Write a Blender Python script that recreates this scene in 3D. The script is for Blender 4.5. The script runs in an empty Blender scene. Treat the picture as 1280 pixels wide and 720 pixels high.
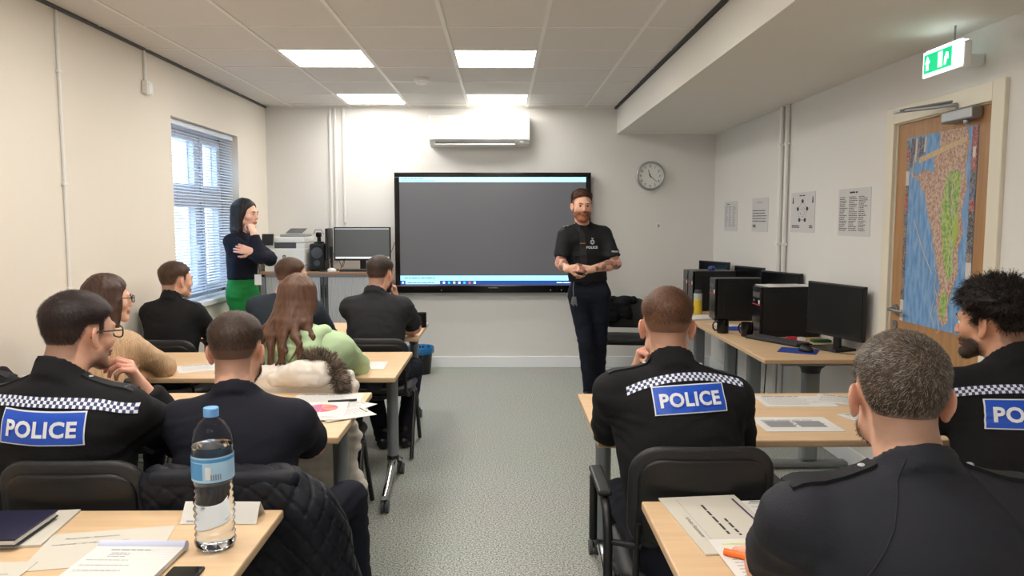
import bpy, math, random
import numpy as np
from mathutils import Vector, Matrix
from mathutils.bvhtree import BVHTree
random.seed(7); rng = np.random.default_rng(7)
SC = bpy.context.scene; COL = SC.collection
PI = math.pi
def lin(c):
    return tuple(((v/255)/12.92 if v/255 <= .04045 else ((v/255+.055)/1.055)**2.4) for v in c)

# ------------------------------------------------------------------ camera
cam_d = bpy.data.cameras.new('camera'); cam = bpy.data.objects.new('camera', cam_d); COL.objects.link(cam)
cam_d.sensor_width = 36; cam_d.lens = 950/1280*36; cam_d.clip_start = .02
cam.location = (0, 0, 1.525)
cam.rotation_euler = (PI/2 - math.atan(85/950), 0, -math.atan(12/950))
SC.camera = cam
# ------------------------------------------------------------------ world, light, exposure
W = bpy.data.worlds.new('world'); SC.world = W; W.use_nodes = True
bg = W.node_tree.nodes['Background']; bg.inputs[0].default_value = (.52, .73, 1, 1); bg.inputs[1].default_value = 4.2
PANEL_EMIT = 12.5
SC.view_settings.view_transform = 'Standard'; SC.view_settings.look = 'None'
SC.view_settings.gamma = 1; SC.view_settings.use_curve_mapping = False
SC.view_settings.exposure = 0.55

# ------------------------------------------------------------------ materials
def nt(name):
    m = bpy.data.materials.new(name); m.use_nodes = True
    return m, m.node_tree.nodes, m.node_tree.links, m.node_tree.nodes['Principled BSDF']
def mat(name, col, rough=.5, metal=0, bump=None, var=None, emit=0, spec=.5, stretch=(1, 1, 1), coat=0, sheen=0, attr=False, sss=0, alpha=None, trans=0, ior=1.45):
    """bump=(scale,strength)  var=(scale, colour2, amount)"""
    m, N, L, b = nt(name); c = lin(col)
    b.inputs['Base Color'].default_value = (*c, 1); b.inputs['Roughness'].default_value = rough
    b.inputs['Metallic'].default_value = metal; b.inputs['Specular IOR Level'].default_value = spec
    b.inputs['Coat Weight'].default_value = coat; b.inputs['Sheen Weight'].default_value = sheen
    b.inputs['Transmission Weight'].default_value = trans; b.inputs['IOR'].default_value = ior
    if sss:
        b.inputs['Subsurface Weight'].default_value = sss; b.inputs['Subsurface Scale'].default_value = .01
        b.inputs['Subsurface Radius'].default_value = (1, .4, .25)
    if emit:
        b.inputs['Emission Color'].default_value = (*c, 1); b.inputs['Emission Strength'].default_value = emit
    tc = N.new('ShaderNodeTexCoord'); mp = N.new('ShaderNodeMapping'); mp.inputs['Scale'].default_value = stretch
    L.new(tc.outputs['Object'], mp.inputs['Vector'])
    src = None
    if attr:
        a = N.new('ShaderNodeAttribute'); a.attribute_name = 'Col'; src = a.outputs['Color']
    if var:
        n = N.new('ShaderNodeTexNoise'); n.inputs['Scale'].default_value = var[0]; n.inputs['Detail'].default_value = 4
        L.new(mp.outputs[0], n.inputs['Vector'])
        mr = N.new('ShaderNodeMapRange'); mr.inputs[1].default_value = .35; mr.inputs[2].default_value = .65
        mr.inputs[4].default_value = var[2]; L.new(n.outputs[0], mr.inputs[0])
        mx = N.new('ShaderNodeMix'); mx.data_type = 'RGBA'
        mx.inputs[6].default_value = (*c, 1); mx.inputs[7].default_value = (*lin(var[1]), 1)
        if src: L.new(src, mx.inputs[6])
        L.new(mr.outputs[0], mx.inputs[0]); src = mx.outputs[2]
    if src: L.new(src, b.inputs['Base Color'])
    if bump:
        n = N.new('ShaderNodeTexNoise'); n.inputs['Scale'].default_value = bump[0]; n.inputs['Detail'].default_value = 3
        L.new(mp.outputs[0], n.inputs['Vector'])
        bp = N.new('ShaderNodeBump'); bp.inputs['Strength'].default_value = bump[1]; bp.inputs['Distance'].default_value = .01
        L.new(n.outputs[0], bp.inputs['Height']); L.new(bp.outputs[0], b.inputs['Normal'])
    return m
M = {}
M['wall'] = mat('wall_paint', (224, 223, 221), .75, bump=(60, .06))
M['wall_warm'] = mat('wall_paint_cream', (230, 224, 214), .75, bump=(60, .06))
M['tile'] = mat('ceiling_tile', (222, 219, 216), .9, bump=(180, .12))
M['grid'] = mat('ceiling_grid', (236, 234, 230), .4)
M['black_trim'] = mat('black_gap', (30, 30, 32), .6)
M['soffit'] = mat('soffit_paint', (224, 222, 216), .8)
M['panel'] = mat('light_panel', (255, 249, 239), .5, emit=PANEL_EMIT)
M['upvc'] = mat('white_upvc', (236, 240, 244), .3)
M['white_plastic'] = mat('white_plastic', (232, 232, 230), .35)
M['grey_plastic'] = mat('grey_plastic', (150, 152, 154), .4)
M['slat'] = mat('blind_slat', (214, 224, 240), .4)
M['maple'] = mat('maple_laminate', (222, 190, 152), .42, var=(3, (205, 172, 134), .55), stretch=(1.2, 14, 14))
M['edge'] = mat('table_edge', (196, 166, 132), .5)
M['door_wood'] = mat('door_oak', (176, 134, 92), .45, var=(3, (152, 112, 74), .7), stretch=(12, 12, .9))
M['frame_cream'] = mat('door_frame_paint', (226, 220, 204), .4)
M['steel'] = mat('brushed_steel', (150, 152, 156), .38, metal=.8)
M['chrome'] = mat('chrome', (220, 222, 226), .12, metal=1)
M['leg_grey'] = mat('grey_leg_paint', (128, 134, 140), .4, metal=.35)
M['black'] = mat('black_plastic', (24, 24, 26), .42)
M['black_gloss'] = mat('black_gloss', (14, 14, 16), .15)
M['black_pad'] = mat('black_vinyl', (34, 34, 37), .45, bump=(250, .1))
M['rubber'] = mat('rubber', (40, 40, 42), .7)
M['paper'] = mat('paper', (218, 217, 215), .8)
M['paper_warm'] = mat('paper_warm', (204, 199, 188), .8)
M['notice'] = mat('notice_paper', (206, 206, 208), .8)
M['ink'] = mat('ink', (60, 60, 66), .8)
M['ink_pale'] = mat('pale_ink', (140, 140, 146), .8)
M['blue_panel'] = mat('reflective_blue', (34, 84, 200), .35, bump=(300, .05))
M['reflect_white'] = mat('reflective_white', (225, 230, 238), .4)
M['checker_navy'] = mat('checker_navy', (52, 62, 112), .5)
M['silver'] = mat('silver_thread', (205, 208, 212), .4, metal=.3)
M['gold'] = mat('gold_pin', (200, 160, 70), .3, metal=1)
M['cabinet'] = mat('cabinet_grey', (190, 192, 196), .45)
M['cabinet_top'] = mat('cabinet_beech', (170, 132, 104), .5, var=(3, (150, 114, 90), .5), stretch=(1, 12, 12))
M['dark_grey'] = mat('dark_grey_metal', (78, 80, 84), .45)
M['water'] = mat('water', (246, 251, 255), .0, trans=1, ior=1.33)
M['pet'] = mat('clear_plastic', (250, 252, 255), .03, trans=1, ior=1.12)
M['glass'] = mat('window_glass', (255, 255, 255), .0, trans=1, ior=1.02)
M['cap_blue'] = mat('cap_blue', (110, 165, 225), .4)
M['mat_blue'] = mat('mouse_mat_blue', (30, 62, 150), .8)
M['bin_bag'] = mat('blue_bin_bag', (30, 110, 170), .3, bump=(30, .4))
M['yellow_liquid'] = mat('yellow_drink', (215, 190, 60), .3)
M['frost'] = mat('frosted_plastic', (190, 195, 190), .3)
M['red'] = mat('red_plastic', (190, 40, 60), .5)
M['green_d'] = mat('dark_green', (30, 90, 60), .5)
M['orange'] = mat('orange_highlighter', (250, 120, 40), .4)
M['teal'] = mat('teal_plastic', (20, 110, 150), .4)
M['skin'] = mat('skin', (215, 165, 140), .5, attr=True, sss=.12, bump=(400, .08), spec=.35)
M['hair'] = mat('hair', (60, 45, 38), .5, attr=True, spec=.4)
M['eye'] = mat('eye', (230, 228, 224), .15, attr=True)
def cloth(name, col, sc=260, st=.25, rough=.85, var=None, sheen=.0):
    return mat(name, col, rough, bump=(sc, st), var=var, spec=.25, sheen=sheen)
M['jacket'] = cloth('black_fleece', (27, 27, 30), 320, .3)
M['polo'] = cloth('black_navy_knit', (29, 30, 40), 300, .2)
M['polo_grey'] = cloth('charcoal_uniform_shirt', (42, 43, 50), 300, .2, .72)
M['shirt'] = cloth('black_shirt', (30, 31, 35), 300, .2, .7)
M['shirt_dark'] = cloth('charcoal_shirt', (40, 41, 45), 300, .2, .75)
M['slate'] = cloth('slate_top', (50, 58, 68), 300, .2)
M['trousers'] = cloth('navy_trousers', (24, 27, 40), 300, .2, .8)
M['green_knit'] = cloth('mint_hoodie', (182, 206, 166), 260, .2, .9)
M['tan_knit'] = mat('tan_ribbed_knit', (208, 178, 148), .9, bump=(150, .9), var=(150, (178, 146, 116), .6), stretch=(1, 1, .06), spec=.2)
M['jumper'] = cloth('navy_jumper', (22, 26, 40), 260, .2, .85)
M['green_trs'] = cloth('green_trousers', (26, 122, 58), 200, .15, .7)
M['white_coat'] = cloth('white_puffer', (222, 216, 208), 30, .12, .6)
M['quilt'] = cloth('black_quilt', (24, 26, 34), 60, .2, .5)
M['shoe'] = mat('black_leather', (18, 18, 20), .3)
M['fur'] = mat('fur', (110, 90, 70), .8, attr=True)

# speckled vinyl floor
m, N, L, b = nt('speckled_vinyl'); M['floor'] = m
tc = N.new('ShaderNodeTexCoord')
n1 = N.new('ShaderNodeTexNoise'); n1.inputs['Scale'].default_value = 120; n1.inputs['Detail'].default_value = 4; n1.inputs['Roughness'].default_value = .7; L.new(tc.outputs['Object'], n1.inputs['Vector'])
n2 = N.new('ShaderNodeTexNoise'); n2.inputs['Scale'].default_value = 1.3; L.new(tc.outputs['Object'], n2.inputs['Vector'])
cr = N.new('ShaderNodeValToRGB'); e = cr.color_ramp.elements
e[0].position = .40; e[0].color = (*lin((84, 90, 88)), 1); e[1].position = .60; e[1].color = (*lin((200, 203, 196)), 1)
L.new(n1.outputs[0], cr.inputs[0])
mx = N.new('ShaderNodeMix'); mx.data_type = 'RGBA'; mx.blend_type = 'MULTIPLY'; mx.inputs[0].default_value = .12
L.new(cr.outputs[0], mx.inputs[6]); L.new(n2.outputs[1], mx.inputs[7]); L.new(mx.outputs[2], b.inputs['Base Color'])
b.inputs['Roughness'].default_value = .42; b.inputs['Specular IOR Level'].default_value = .35

# ------------------------------------------------------------------ object helpers
def wloc(o):
    v = Vector((0, 0, 0))
    while o: v += o.location; o = o.parent
    return v
def empty(name, loc, label=None, cat=None, group=None):
    o = bpy.data.objects.new(name, None); COL.objects.link(o); o.location = loc; o.empty_display_size = .05
    return tag(o, label, cat, group)
def tag(o, label=None, cat=None, group=None, kind=None):
    if label: o['label'] = label
    if cat: o['category'] = cat
    if group: o['group'] = group
    if kind: o['kind'] = kind
    return o
def finish(name, me, m, parent, loc=None, smooth=None):
    for x in (m if isinstance(m, (list, tuple)) else [m]): me.materials.append(x)
    o = bpy.data.objects.new(name, me); COL.objects.link(o)
    if parent is not None:
        o.parent = parent; off = wloc(parent)
    else:
        off = Vector(loc) if loc is not None else Vector((0, 0, 0)); o.location = off
    if off.length > 0: me.transform(Matrix.Translation(-off))
    if smooth is not None:
        me.shade_smooth()
        if smooth < 180: me.set_sharp_from_angle(angle=math.radians(smooth))
    return o
class MB:
    def __init__(s): s.v = []; s.f = []; s.m = []
    def add(s, vs, fs, mi=0):
        k = len(s.v); s.v += [tuple(map(float, p)) for p in vs]; s.f += [tuple(i+k for i in f) for f in fs]; s.m += [mi]*len(fs); return s
    def box(s, x0, x1, y0, y1, z0, z1, mi=0, R=None, c=None):
        vs = [(x, y, z) for x in (x0, x1) for y in (y0, y1) for z in (z0, z1)]
        if R is not None: vs = [tuple(Vector(c) + R @ (Vector(p)-Vector(c))) for p in vs]
        return s.add(vs, [(0, 1, 3, 2), (4, 6, 7, 5), (0, 4, 5, 1), (2, 3, 7, 6), (0, 2, 6, 4), (1, 5, 7, 3)], mi)
    def tube(s, path, r, n=8, mi=0, cap=True, flat=1.0):
        P = [Vector(p) for p in path]; rs = r if isinstance(r, (list, tuple)) else [r]*len(P); vs = []; up = None
        for i, p in enumerate(P):
            d = (P[min(i+1, len(P)-1)] - P[max(i-1, 0)]).normalized()
            if up is None:
                up = Vector((0, 0, 1)) if abs(d.z) < .9 else Vector((0, 1, 0))
            x = d.cross(up).normalized(); y = x.cross(d).normalized(); up = y
            for k in range(n):
                a = 2*PI*k/n; vs.append(p + x*math.cos(a)*rs[i] + y*math.sin(a)*rs[i]*flat)
        fs = [(i*n+k, i*n+(k+1) % n, (i+1)*n+(k+1) % n, (i+1)*n+k) for i in range(len(P)-1) for k in range(n)]
        if cap: fs += [tuple(range(n-1, -1, -1)), tuple(range((len(P)-1)*n, len(P)*n))]
        return s.add(vs, fs, mi)
    def lathe(s, prof, c=(0, 0, 0), n=24, mi=0, R=None, fn=None):
        vs = []
        for j, (r, z) in enumerate(prof):
            for k in range(n):
                a = 2*PI*k/n; rr = r if fn is None else fn(r, z, a); p = Vector((rr*math.cos(a), rr*math.sin(a), z))
                if R is not None: p = R @ p
                vs.append(p + Vector(c))
        q = len(prof)
        fs = [(i*n+k, i*n+(k+1) % n, (i+1)*n+(k+1) % n, (i+1)*n+k) for i in range(q-1) for k in range(n)]
        return s.add(vs, fs + [tuple(range(n-1, -1, -1)), tuple(range((q-1)*n, q*n))], mi)
    def prism(s, pts, z0, z1, mi=0, T=None):
        n = len(pts); vs = [(x, y, z0) for x, y in pts] + [(x, y, z1) for x, y in pts]
        if T: vs = [T(p) for p in vs]
        return s.add(vs, [tuple(range(n-1, -1, -1)), tuple(range(n, 2*n))] + [(i, (i+1) % n, n+(i+1) % n, n+i) for i in range(n)], mi)
    def pad(s, c, w, h, t, r, plane='xz', curve=0, puff=.7, mi=0, tilt=0):
        """rounded cushion slab lofted along x; plane xz = upright back, xy = seat"""
        nx, ns = 22, 16; vs = []
        for i in range(nx+1):
            u = -math.cos(PI*i/nx); x = u*w/2
            e = max(0, abs(x)-(w/2-r)); hh = h/2-r+math.sqrt(max(r*r-e*e, 0)) if r > 0 else h/2
            hh = max(hh, .004); tt = t/2*(1-max(0, (abs(x)-(w/2-t*.6))/(t*.6))**2*.85) if abs(x) > w/2-t*.6 else t/2
            for k in range(ns):
                a = 2*PI*k/ns; ca, sa = math.cos(a), math.sin(a)
                q = math.copysign(abs(ca)**.22, ca)*hh; o = math.copysign(abs(sa)**.6, sa)*tt
                cv = curve*(x/(w/2))**2
                if plane == 'xz': p = (c[0]+x, c[1]+o+cv+tilt*q, c[2]+q)
                else: p = (c[0]+x, c[1]+q, c[2]+o+cv+tilt*q)
                vs.append(p)
        fs = [(i*ns+k, i*ns+(k+1) % ns, (i+1)*ns+(k+1) % ns, (i+1)*ns+k) for i in range(nx) for k in range(ns)]
        return s.add(vs, fs + [tuple(range(ns)), tuple(range(nx*ns+ns-1, nx*ns-1, -1))], mi)
    def build(s, name, m, parent=None, loc=None, smooth=None, bevel=0, seg=2):
        me = bpy.data.meshes.new(name); me.from_pydata(s.v, [], s.f)
        me.polygons.foreach_set('material_index', s.m)
        if s.v and parent is None and loc is None:
            a = np.array(s.v); loc = ((a[:, 0].min()+a[:, 0].max())/2, (a[:, 1].min()+a[:, 1].max())/2, a[:, 2].min())
        import bmesh
        bm = bmesh.new(); bm.from_mesh(me); bmesh.ops.recalc_face_normals(bm, faces=bm.faces); bm.to_mesh(me); bm.free()
        o = finish(name, me, m, parent, loc, smooth)
        if bevel:
            q = o.modifiers.new('bevel', 'BEVEL'); q.width = bevel; q.segments = seg; q.limit_method = 'ANGLE'; q.harden_normals = False
        return o
def bx(name, x0, x1, y0, y1, z0, z1, m, parent=None, bevel=0, **k):
    return MB().box(x0, x1, y0, y1, z0, z1).build(name, m, parent, bevel=bevel, **k)
def struct(o): o['kind'] = 'structure'; return o
def copy_tree(o, loc=None, rz=None, label=None, parent=None):
    c = o.copy(); COL.objects.link(c)
    if parent is not None: c.parent = parent
    if loc is not None: c.location = loc
    if rz is not None: c.rotation_euler = (0, 0, rz)
    if label: c['label'] = label
    for ch in list(o.children): copy_tree(ch, parent=c)
    return c
_tc = {}
def text_geo(body, bold=0.0):
    """text as 2D mesh, cap height normalised to 1, starting at x=0; returns verts, faces, width"""
    if (body, bold) in _tc: return _tc[(body, bold)]
    cu = bpy.data.curves.new('t', 'FONT'); cu.body = body; cu.size = 1; cu.offset = bold; cu.resolution_u = 3; cu.space_character = 1+bold*2
    o = bpy.data.objects.new('t', cu); COL.objects.link(o)
    bpy.context.view_layer.update()
    me = bpy.data.meshes.new_from_object(o.evaluated_get(bpy.context.evaluated_depsgraph_get()))
    v = np.array([p.co[:2] for p in me.vertices]) if len(me.vertices) else np.zeros((0, 2)); f = [tuple(p.vertices) for p in me.polygons]
    bpy.data.objects.remove(o); bpy.data.meshes.remove(me)
    if len(v):
        v = (v-[v[:, 0].min(), 0])/.73; wd = v[:, 0].max()
    else: wd = 0
    _tc[(body, bold)] = (v, f, wd); return _tc[(body, bold)]
def put_text(mb, body, o, ux, uz, size, mi=0, bold=0, align='l', lift=None, italic=0):
    v, f, w = text_geo(body, bold); o = Vector(o); ux = Vector(ux).normalized(); uz = Vector(uz).normalized()
    off = {'l': 0, 'c': -w/2, 'r': -w}[align]
    mb.add([o + ux*((x+off+italic*y)*size) + uz*(y*size) + (Vector(lift) if lift else Vector((0, 0, 0))) for x, y in v], f, mi)
def dashes(mb, o, ux, uz, w, rows, pitch, th, mi=0, fill=1.0, seed=1, cols=1, n=None):
    """unreadable lines of small print as word-length strokes, offset by n"""
    R = random.Random(seed); o = Vector(o); ux = Vector(ux).normalized(); uz = Vector(uz).normalized(); n = Vector(n) if n else ux.cross(uz)*.0006
    for r in range(rows):
        for cidx in range(cols):
            x = w/cols*cidx; end = w/cols*(cidx+.9 if cols > 1 else 1)*1.0; end = x + (end-x)*(R.uniform(.55, 1) if fill < 1 else R.uniform(.85, 1))
            while x < end-.3*th:
                L_ = min(R.uniform(2.5, 8)*th, end-x)
                a = o + ux*x - uz*(r*pitch) + n
                mb.add([a, a+ux*L_, a+ux*L_+uz*th, a+uz*th], [(0, 1, 2, 3)], mi); x += L_ + th*.9

# ------------------------------------------------------------------ the room
LX, RX, BY, FY, CZ, SZ, KX = -2.385, 2.17, 7.80, -1.25, 2.66, 2.39, 1.16
def wallbox(name, *a, m='wall'): return struct(bx(name, *a, M[m]))
wallbox('floor', LX-.3, RX+.15, FY-.15, BY+.15, -.1, 0, m='floor')
wallbox('wall_back', LX-.3, RX+.15, BY, BY+.15, 0, 2.9)
wallbox('wall_front', LX-.3, RX+.15, FY-.15, FY, 0, 2.9)
WY0, WY1, WZ0, WZ1 = 5.585, 6.97, .87, 2.275
mb = MB(); th = .30
mb.box(LX-th, LX, FY, WY0, 0, 2.9).box(LX-th, LX, WY1, BY, 0, 2.9).box(LX-th, LX, WY0, WY1, 0, WZ0).box(LX-th, LX, WY0, WY1, WZ1, 2.9)
struct(mb.build('wall_left', M['wall_warm']))
DY0, DY1, DZ = 3.36, 4.22, 2.06
mb = MB(); mb.box(RX, RX+.15, FY, DY0, 0, 2.9).box(RX, RX+.15, DY1, BY, 0, 2.9).box(RX, RX+.15, DY0, DY1, DZ, 2.9).box(RX+.1, RX+.15, DY0, DY1, 0, DZ)
struct(mb.build('wall_right', M['wall']))
# bulkhead (dropped soffit) along the right
struct(bx('ceiling_bulkhead', KX, RX+.02, FY, BY, SZ, 2.9, M['soffit'])) 
bpy.data.objects['ceiling_bulkhead'].name = 'trim_1'
ceil = struct(bx('ceiling', LX-.3, KX+.02, FY, BY, CZ+.05, 2.9, M['tile'])); ceil.location = ceil.location
gx = [LX+.0, -2.11, -1.52, -.93, -.34, .25, .84, KX-.005]
gy = [4.61+.6*k for k in range(-10, 6)]; gy = [FY] + [y for y in gy if y > FY] + [BY]
lights = set(); LC = [(2, 5.21), (4, 5.21), (2, 7.01), (4, 7.01), (2, 3.41), (4, 3.41), (2, 1.61), (4, 1.61), (2, -.19), (4, -.19)]
for i in range(len(gx)-1):
    for j in range(len(gy)-1):
        x0, x1, y0, y1 = gx[i], gx[i+1], gy[j], gy[j+1]
        if x1-x0 < .02 or y1-y0 < .02: continue
        if any(i == a and abs(y0-b) < .05 for a, b in LC): lights.add((i, j)); continue
        bx('ceiling_tile', x0+.006, x1-.006, y0+.006, y1-.006, CZ+.001+.0015*random.random(), CZ+.015, M['tile'], ceil, bevel=.002, seg=1)
for x in gx[1:-1]: bx('grid_bar', x-.012, x+.012, FY, BY, CZ-.003, CZ+.02, M['grid'], ceil)
for y in gy[1:-1]: bx('grid_bar', gx[0], gx[-1], y-.009, y+.009, CZ-.002, CZ+.02, M['grid'], ceil)
struct(bx('trim_2', LX, LX+.018, FY, BY, CZ-.016, CZ+.01, M['dark_grey']))
struct(bx('trim_3', KX-.024, KX-.001, FY, BY, CZ-.02, CZ+.01, M['black_trim']))
struct(bx('trim_4', LX+.02, KX-.03, BY-.02, BY-.001, CZ-.012, CZ+.01, M['grid']))
nm = {(2, 5.21): 'left-hand of the two nearer glowing square ceiling light panels', (4, 5.21): 'right-hand of the two nearer glowing square ceiling light panels',
      (2, 7.01): 'left-hand of the two far glowing ceiling light panels beside the back wall', (4, 7.01): 'glowing ceiling light panel directly in front of the air conditioner'}
for (i, j) in sorted(lights):
    x0, x1, y0, y1 = gx[i], gx[i+1], gy[j], gy[j+1]
    lab = next((v for k, v in nm.items() if k[0] == i and abs(k[1]-y0) < .05), 'ceiling light panel out of frame, %s column, %s row back from the visible panels' % ('left' if i == 2 else 'right', 'first' if y0 > 3 else 'second' if y0 > 1 else 'third'))
    t = empty('ceiling_light', ((x0+x1)/2, (y0+y1)/2, CZ), lab, 'ceiling light', 'square light panels in the tiled ceiling')
    fr = MB(); w = .012
    fr.box(x0+.01, x1-.01, y0+.01, y0+.01+w, CZ-.002, CZ+.02).box(x0+.01, x1-.01, y1-.01-w, y1-.01, CZ-.002, CZ+.02)
    fr.box(x0+.01, x0+.01+w, y0+.01, y1-.01, CZ-.002, CZ+.02).box(x1-.01-w, x1-.01, y0+.01, y1-.01, CZ-.002, CZ+.02)
    fr.build('frame', M['grid'], t)
    bx('diffuser', x0+.022, x1-.022, y0+.022, y1-.022, CZ, CZ+.01, M['panel'], t)
# skirting
struct(bx('baseboard_back', LX+.001, RX-.001, BY-.018, BY-.001, 0, .115, M['upvc'], bevel=.004))
struct(bx('baseboard_left', LX+.001, LX+.018, FY+.01, BY-.02, 0, .115, M['upvc'], bevel=.004))
struct(bx('baseboard_right', RX-.018, RX-.001, DY1+.08, BY-.02, 0, .115, M['upvc'], bevel=.004))

# ------------------------------------------------------------------ window
win = struct(empty('window_1', (LX-.2, (WY0+WY1)/2, WZ0)))
wx = LX-.20
def fbar(y0, y1, z0, z1, x0=wx-.035, x1=wx+.035, name='window_frame'): return bx(name, x0, x1, y0, y1, z0, z1, M['upvc'], win, bevel=.006)
fbar(WY0, WY0+.06, WZ0, WZ1); fbar(WY1-.06, WY1, WZ0, WZ1); fbar(WY0, WY1, WZ1-.06, WZ1); fbar(WY0, WY1, WZ0, WZ0+.06)
mid = WY0+.86; tr = 1.72
fbar(mid-.04, mid+.04, WZ0+.06, WZ1-.06); fbar(WY0+.06, mid-.04, tr-.04, tr+.04)
fbar(mid+.04, WY1-.06, tr-.04, tr+.04)
def sash(y0, y1, z0, z1):
    s = MB(); x0, x1, w = wx-.02, wx+.05, .055
    s.box(x0, x1, y0, y0+w, z0, z1).box(x0, x1, y1-w, y1, z0, z1).box(x0, x1, y0+w, y1-w, z0, z0+w).box(x0, x1, y0+w, y1-w, z1-w, z1)
    o = s.build('sash', M['upvc'], win, bevel=.005)
    bx('pane', wx-.004, wx+.004, y0+w, y1-w, z0+w, z1-w, M['glass'], o)
sash(WY0+.06, mid-.04, tr+.04, WZ1-.06); sash(WY0+.06, mid-.04, WZ0+.06, tr-.04)
sash(mid+.04, WY1-.06, WZ0+.06, tr-.04); sash(mid+.04, WY1-.06, tr+.04, WZ1-.06)
MB().box(wx+.05, wx+.075, mid-.09, mid-.07, 1.2, 1.32).box(wx+.05, wx+.065, mid-.10, mid-.06, 1.24, 1.3).build('handle', M['upvc'], win, bevel=.004)
bx('window_sill', LX-.17, LX+.035, WY0-.03, WY1+.03, WZ0-.03, WZ0+.012, M['upvc'], win, bevel=.008)
bl = empty('venetian_blind', (LX-.06, (WY0+WY1)/2, WZ0), 'pale blue-white horizontal venetian blind hanging inside the window', 'blind')
bx('headrail', LX-.085, LX-.04, WY0+.01, WY1-.01, WZ1-.045, WZ1-.002, M['slat'], bl, bevel=.004)
sl = MB(); a = math.radians(24); hw = .0125; cx = LX-.062
sl.add([(cx-hw*math.cos(a), WY0+.012, hw*math.sin(a)), (cx, WY0+.012, .0022), (cx+hw*math.cos(a), WY0+.012, -hw*math.sin(a)),
        (cx-hw*math.cos(a), WY1-.012, hw*math.sin(a)), (cx, WY1-.012, .0022), (cx+hw*math.cos(a), WY1-.012, -hw*math.sin(a)),
        (cx-hw*math.cos(a), WY0+.012, hw*math.sin(a)-.0008), (cx, WY0+.012, .0012), (cx+hw*math.cos(a), WY0+.012, -hw*math.sin(a)-.0008),
        (cx-hw*math.cos(a), WY1-.012, hw*math.sin(a)-.0008), (cx, WY1-.012, .0012), (cx+hw*math.cos(a), WY1-.012, -hw*math.sin(a)-.0008)],
       [(0, 1, 4, 3), (1, 2, 5, 4), (6, 9, 10, 7), (7, 10, 11, 8), (0, 3, 9, 6), (2, 8, 11, 5)])
s0 = sl.build('slat', M['slat'], bl); z = WZ1-.06; first = True
base = s0.location.copy()
sl_n = int((WZ1-.06-(WZ0+.05))/.0235)
for k in range(sl_n):
    o = s0 if k == 0 else s0.copy()
    if k: COL.objects.link(o); o.parent = bl
    o.location = (base.x, base.y, base.z + WZ1-.06-k*.0235)
bx('bottom_rail', cx-.012, cx+.012, WY0+.012, WY1-.012, WZ0+.022, WZ0+.036, M['slat'], bl)
for y in (WY0+.18, (WY0+WY1)/2, WY1-.18):
    bx('ladder_cord', cx+.0128, cx+.0142, y-.001, y+.001, WZ0+.03, WZ1-.04, M['slat'], bl)
# outside: a pale rendered building across the way, and ground
ob = empty('building', (-9, 9, -3), 'pale rendered building seen outside through the blind', 'building')
bx('wall', -9.6, -9, 2, 16, -3, 4.2, mat('render_outside', (225, 228, 230), .9), ob)
for y in (7.2, 9.4, 11.6, 13.8):
    for z in (-1.2, 1.2):
        w_ = bx('window', -9.02, -8.97, y, y+.9, z, z+1.4, M['upvc'], ob)
        bx('pane', -8.98, -8.96, y+.08, y+.82, z+.08, z+1.32, M['black_gloss'], w_)
tag(bx('ground', -30, LX-.4, -10, 30, -3.1, -3, mat('ground_outside', (120, 122, 118), .95)), 'grey ground outside the window', 'ground', kind='structure')

# ------------------------------------------------------------------ door, frame, map, closer
dr = struct(empty('door_1', (RX, (DY0+DY1)/2, 0)))
bx('door_leaf', RX+.006, RX+.05, DY0+.02, DY1-.02, .006, DZ-.02, M['door_wood'], dr, bevel=.002)
fm = MB(); ax0, ax1 = RX-.02, RX+.012
fm.box(ax0, ax1, DY0-.075, DY0+.012, 0, DZ+.075).box(ax0, ax1, DY1-.012, DY1+.075, 0, DZ+.075).box(ax0, ax1, DY0+.012, DY1-.012, DZ-.012, DZ+.075)
fm.box(RX, RX+.1, DY0, DY0+.018, 0, DZ).box(RX, RX+.1, DY1-.018, DY1, 0, DZ).box(RX, RX+.1, DY0, DY1, DZ-.018, DZ)
fm.build('door_frame', M['frame_cream'], dr, bevel=.004)
h = MB(); hy, hz = 4.145, 1.035
h.lathe([(.026, 0), (.026, .008), (.01, .009), (.01, .045)], (RX+.006, hy, hz), 20, R=Matrix.Rotation(-PI/2, 3, 'Y'))
h.tube([(RX-.036, hy, hz), (RX-.04, hy-.02, hz), (RX-.042, hy-.06, hz), (RX-.04, hy-.115, hz), (RX-.03, hy-.125, hz)], .009, 10)
h.build('handle', M['steel'], dr, smooth=40)
MB().lathe([(.024, 0), (.024, .008), (.008, .009), (.008, .013)], (RX+.006, hy, hz-.085), 20, R=Matrix.Rotation(-PI/2, 3, 'Y')).build('keyhole_plate', M['steel'], dr, smooth=40)
c_ = MB(); c_.box(RX-.055, RX+.002, 3.46, 3.70, 1.985, 2.04).tube([(RX-.028, 3.53, 1.99), (RX-.028, 3.53, 1.965)], .016, 12)
o = c_.build('door_closer', M['steel'], dr, bevel=.012, seg=3)
MB().tube([(RX-.028, 3.62, 2.05), (RX-.028, 3.62, 2.068), (RX-.06, 3.72, 2.07), (RX-.16, 3.90, 2.072)], .008, 8).box(RX-.17, RX-.15, 3.86, 3.93, 2.066, 2.078).tube([(RX-.16, 3.9, 2.076), (RX-.01, 3.66, 2.09)], .007, 8).build('closer_arm', M['steel'], o, smooth=40)
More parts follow.
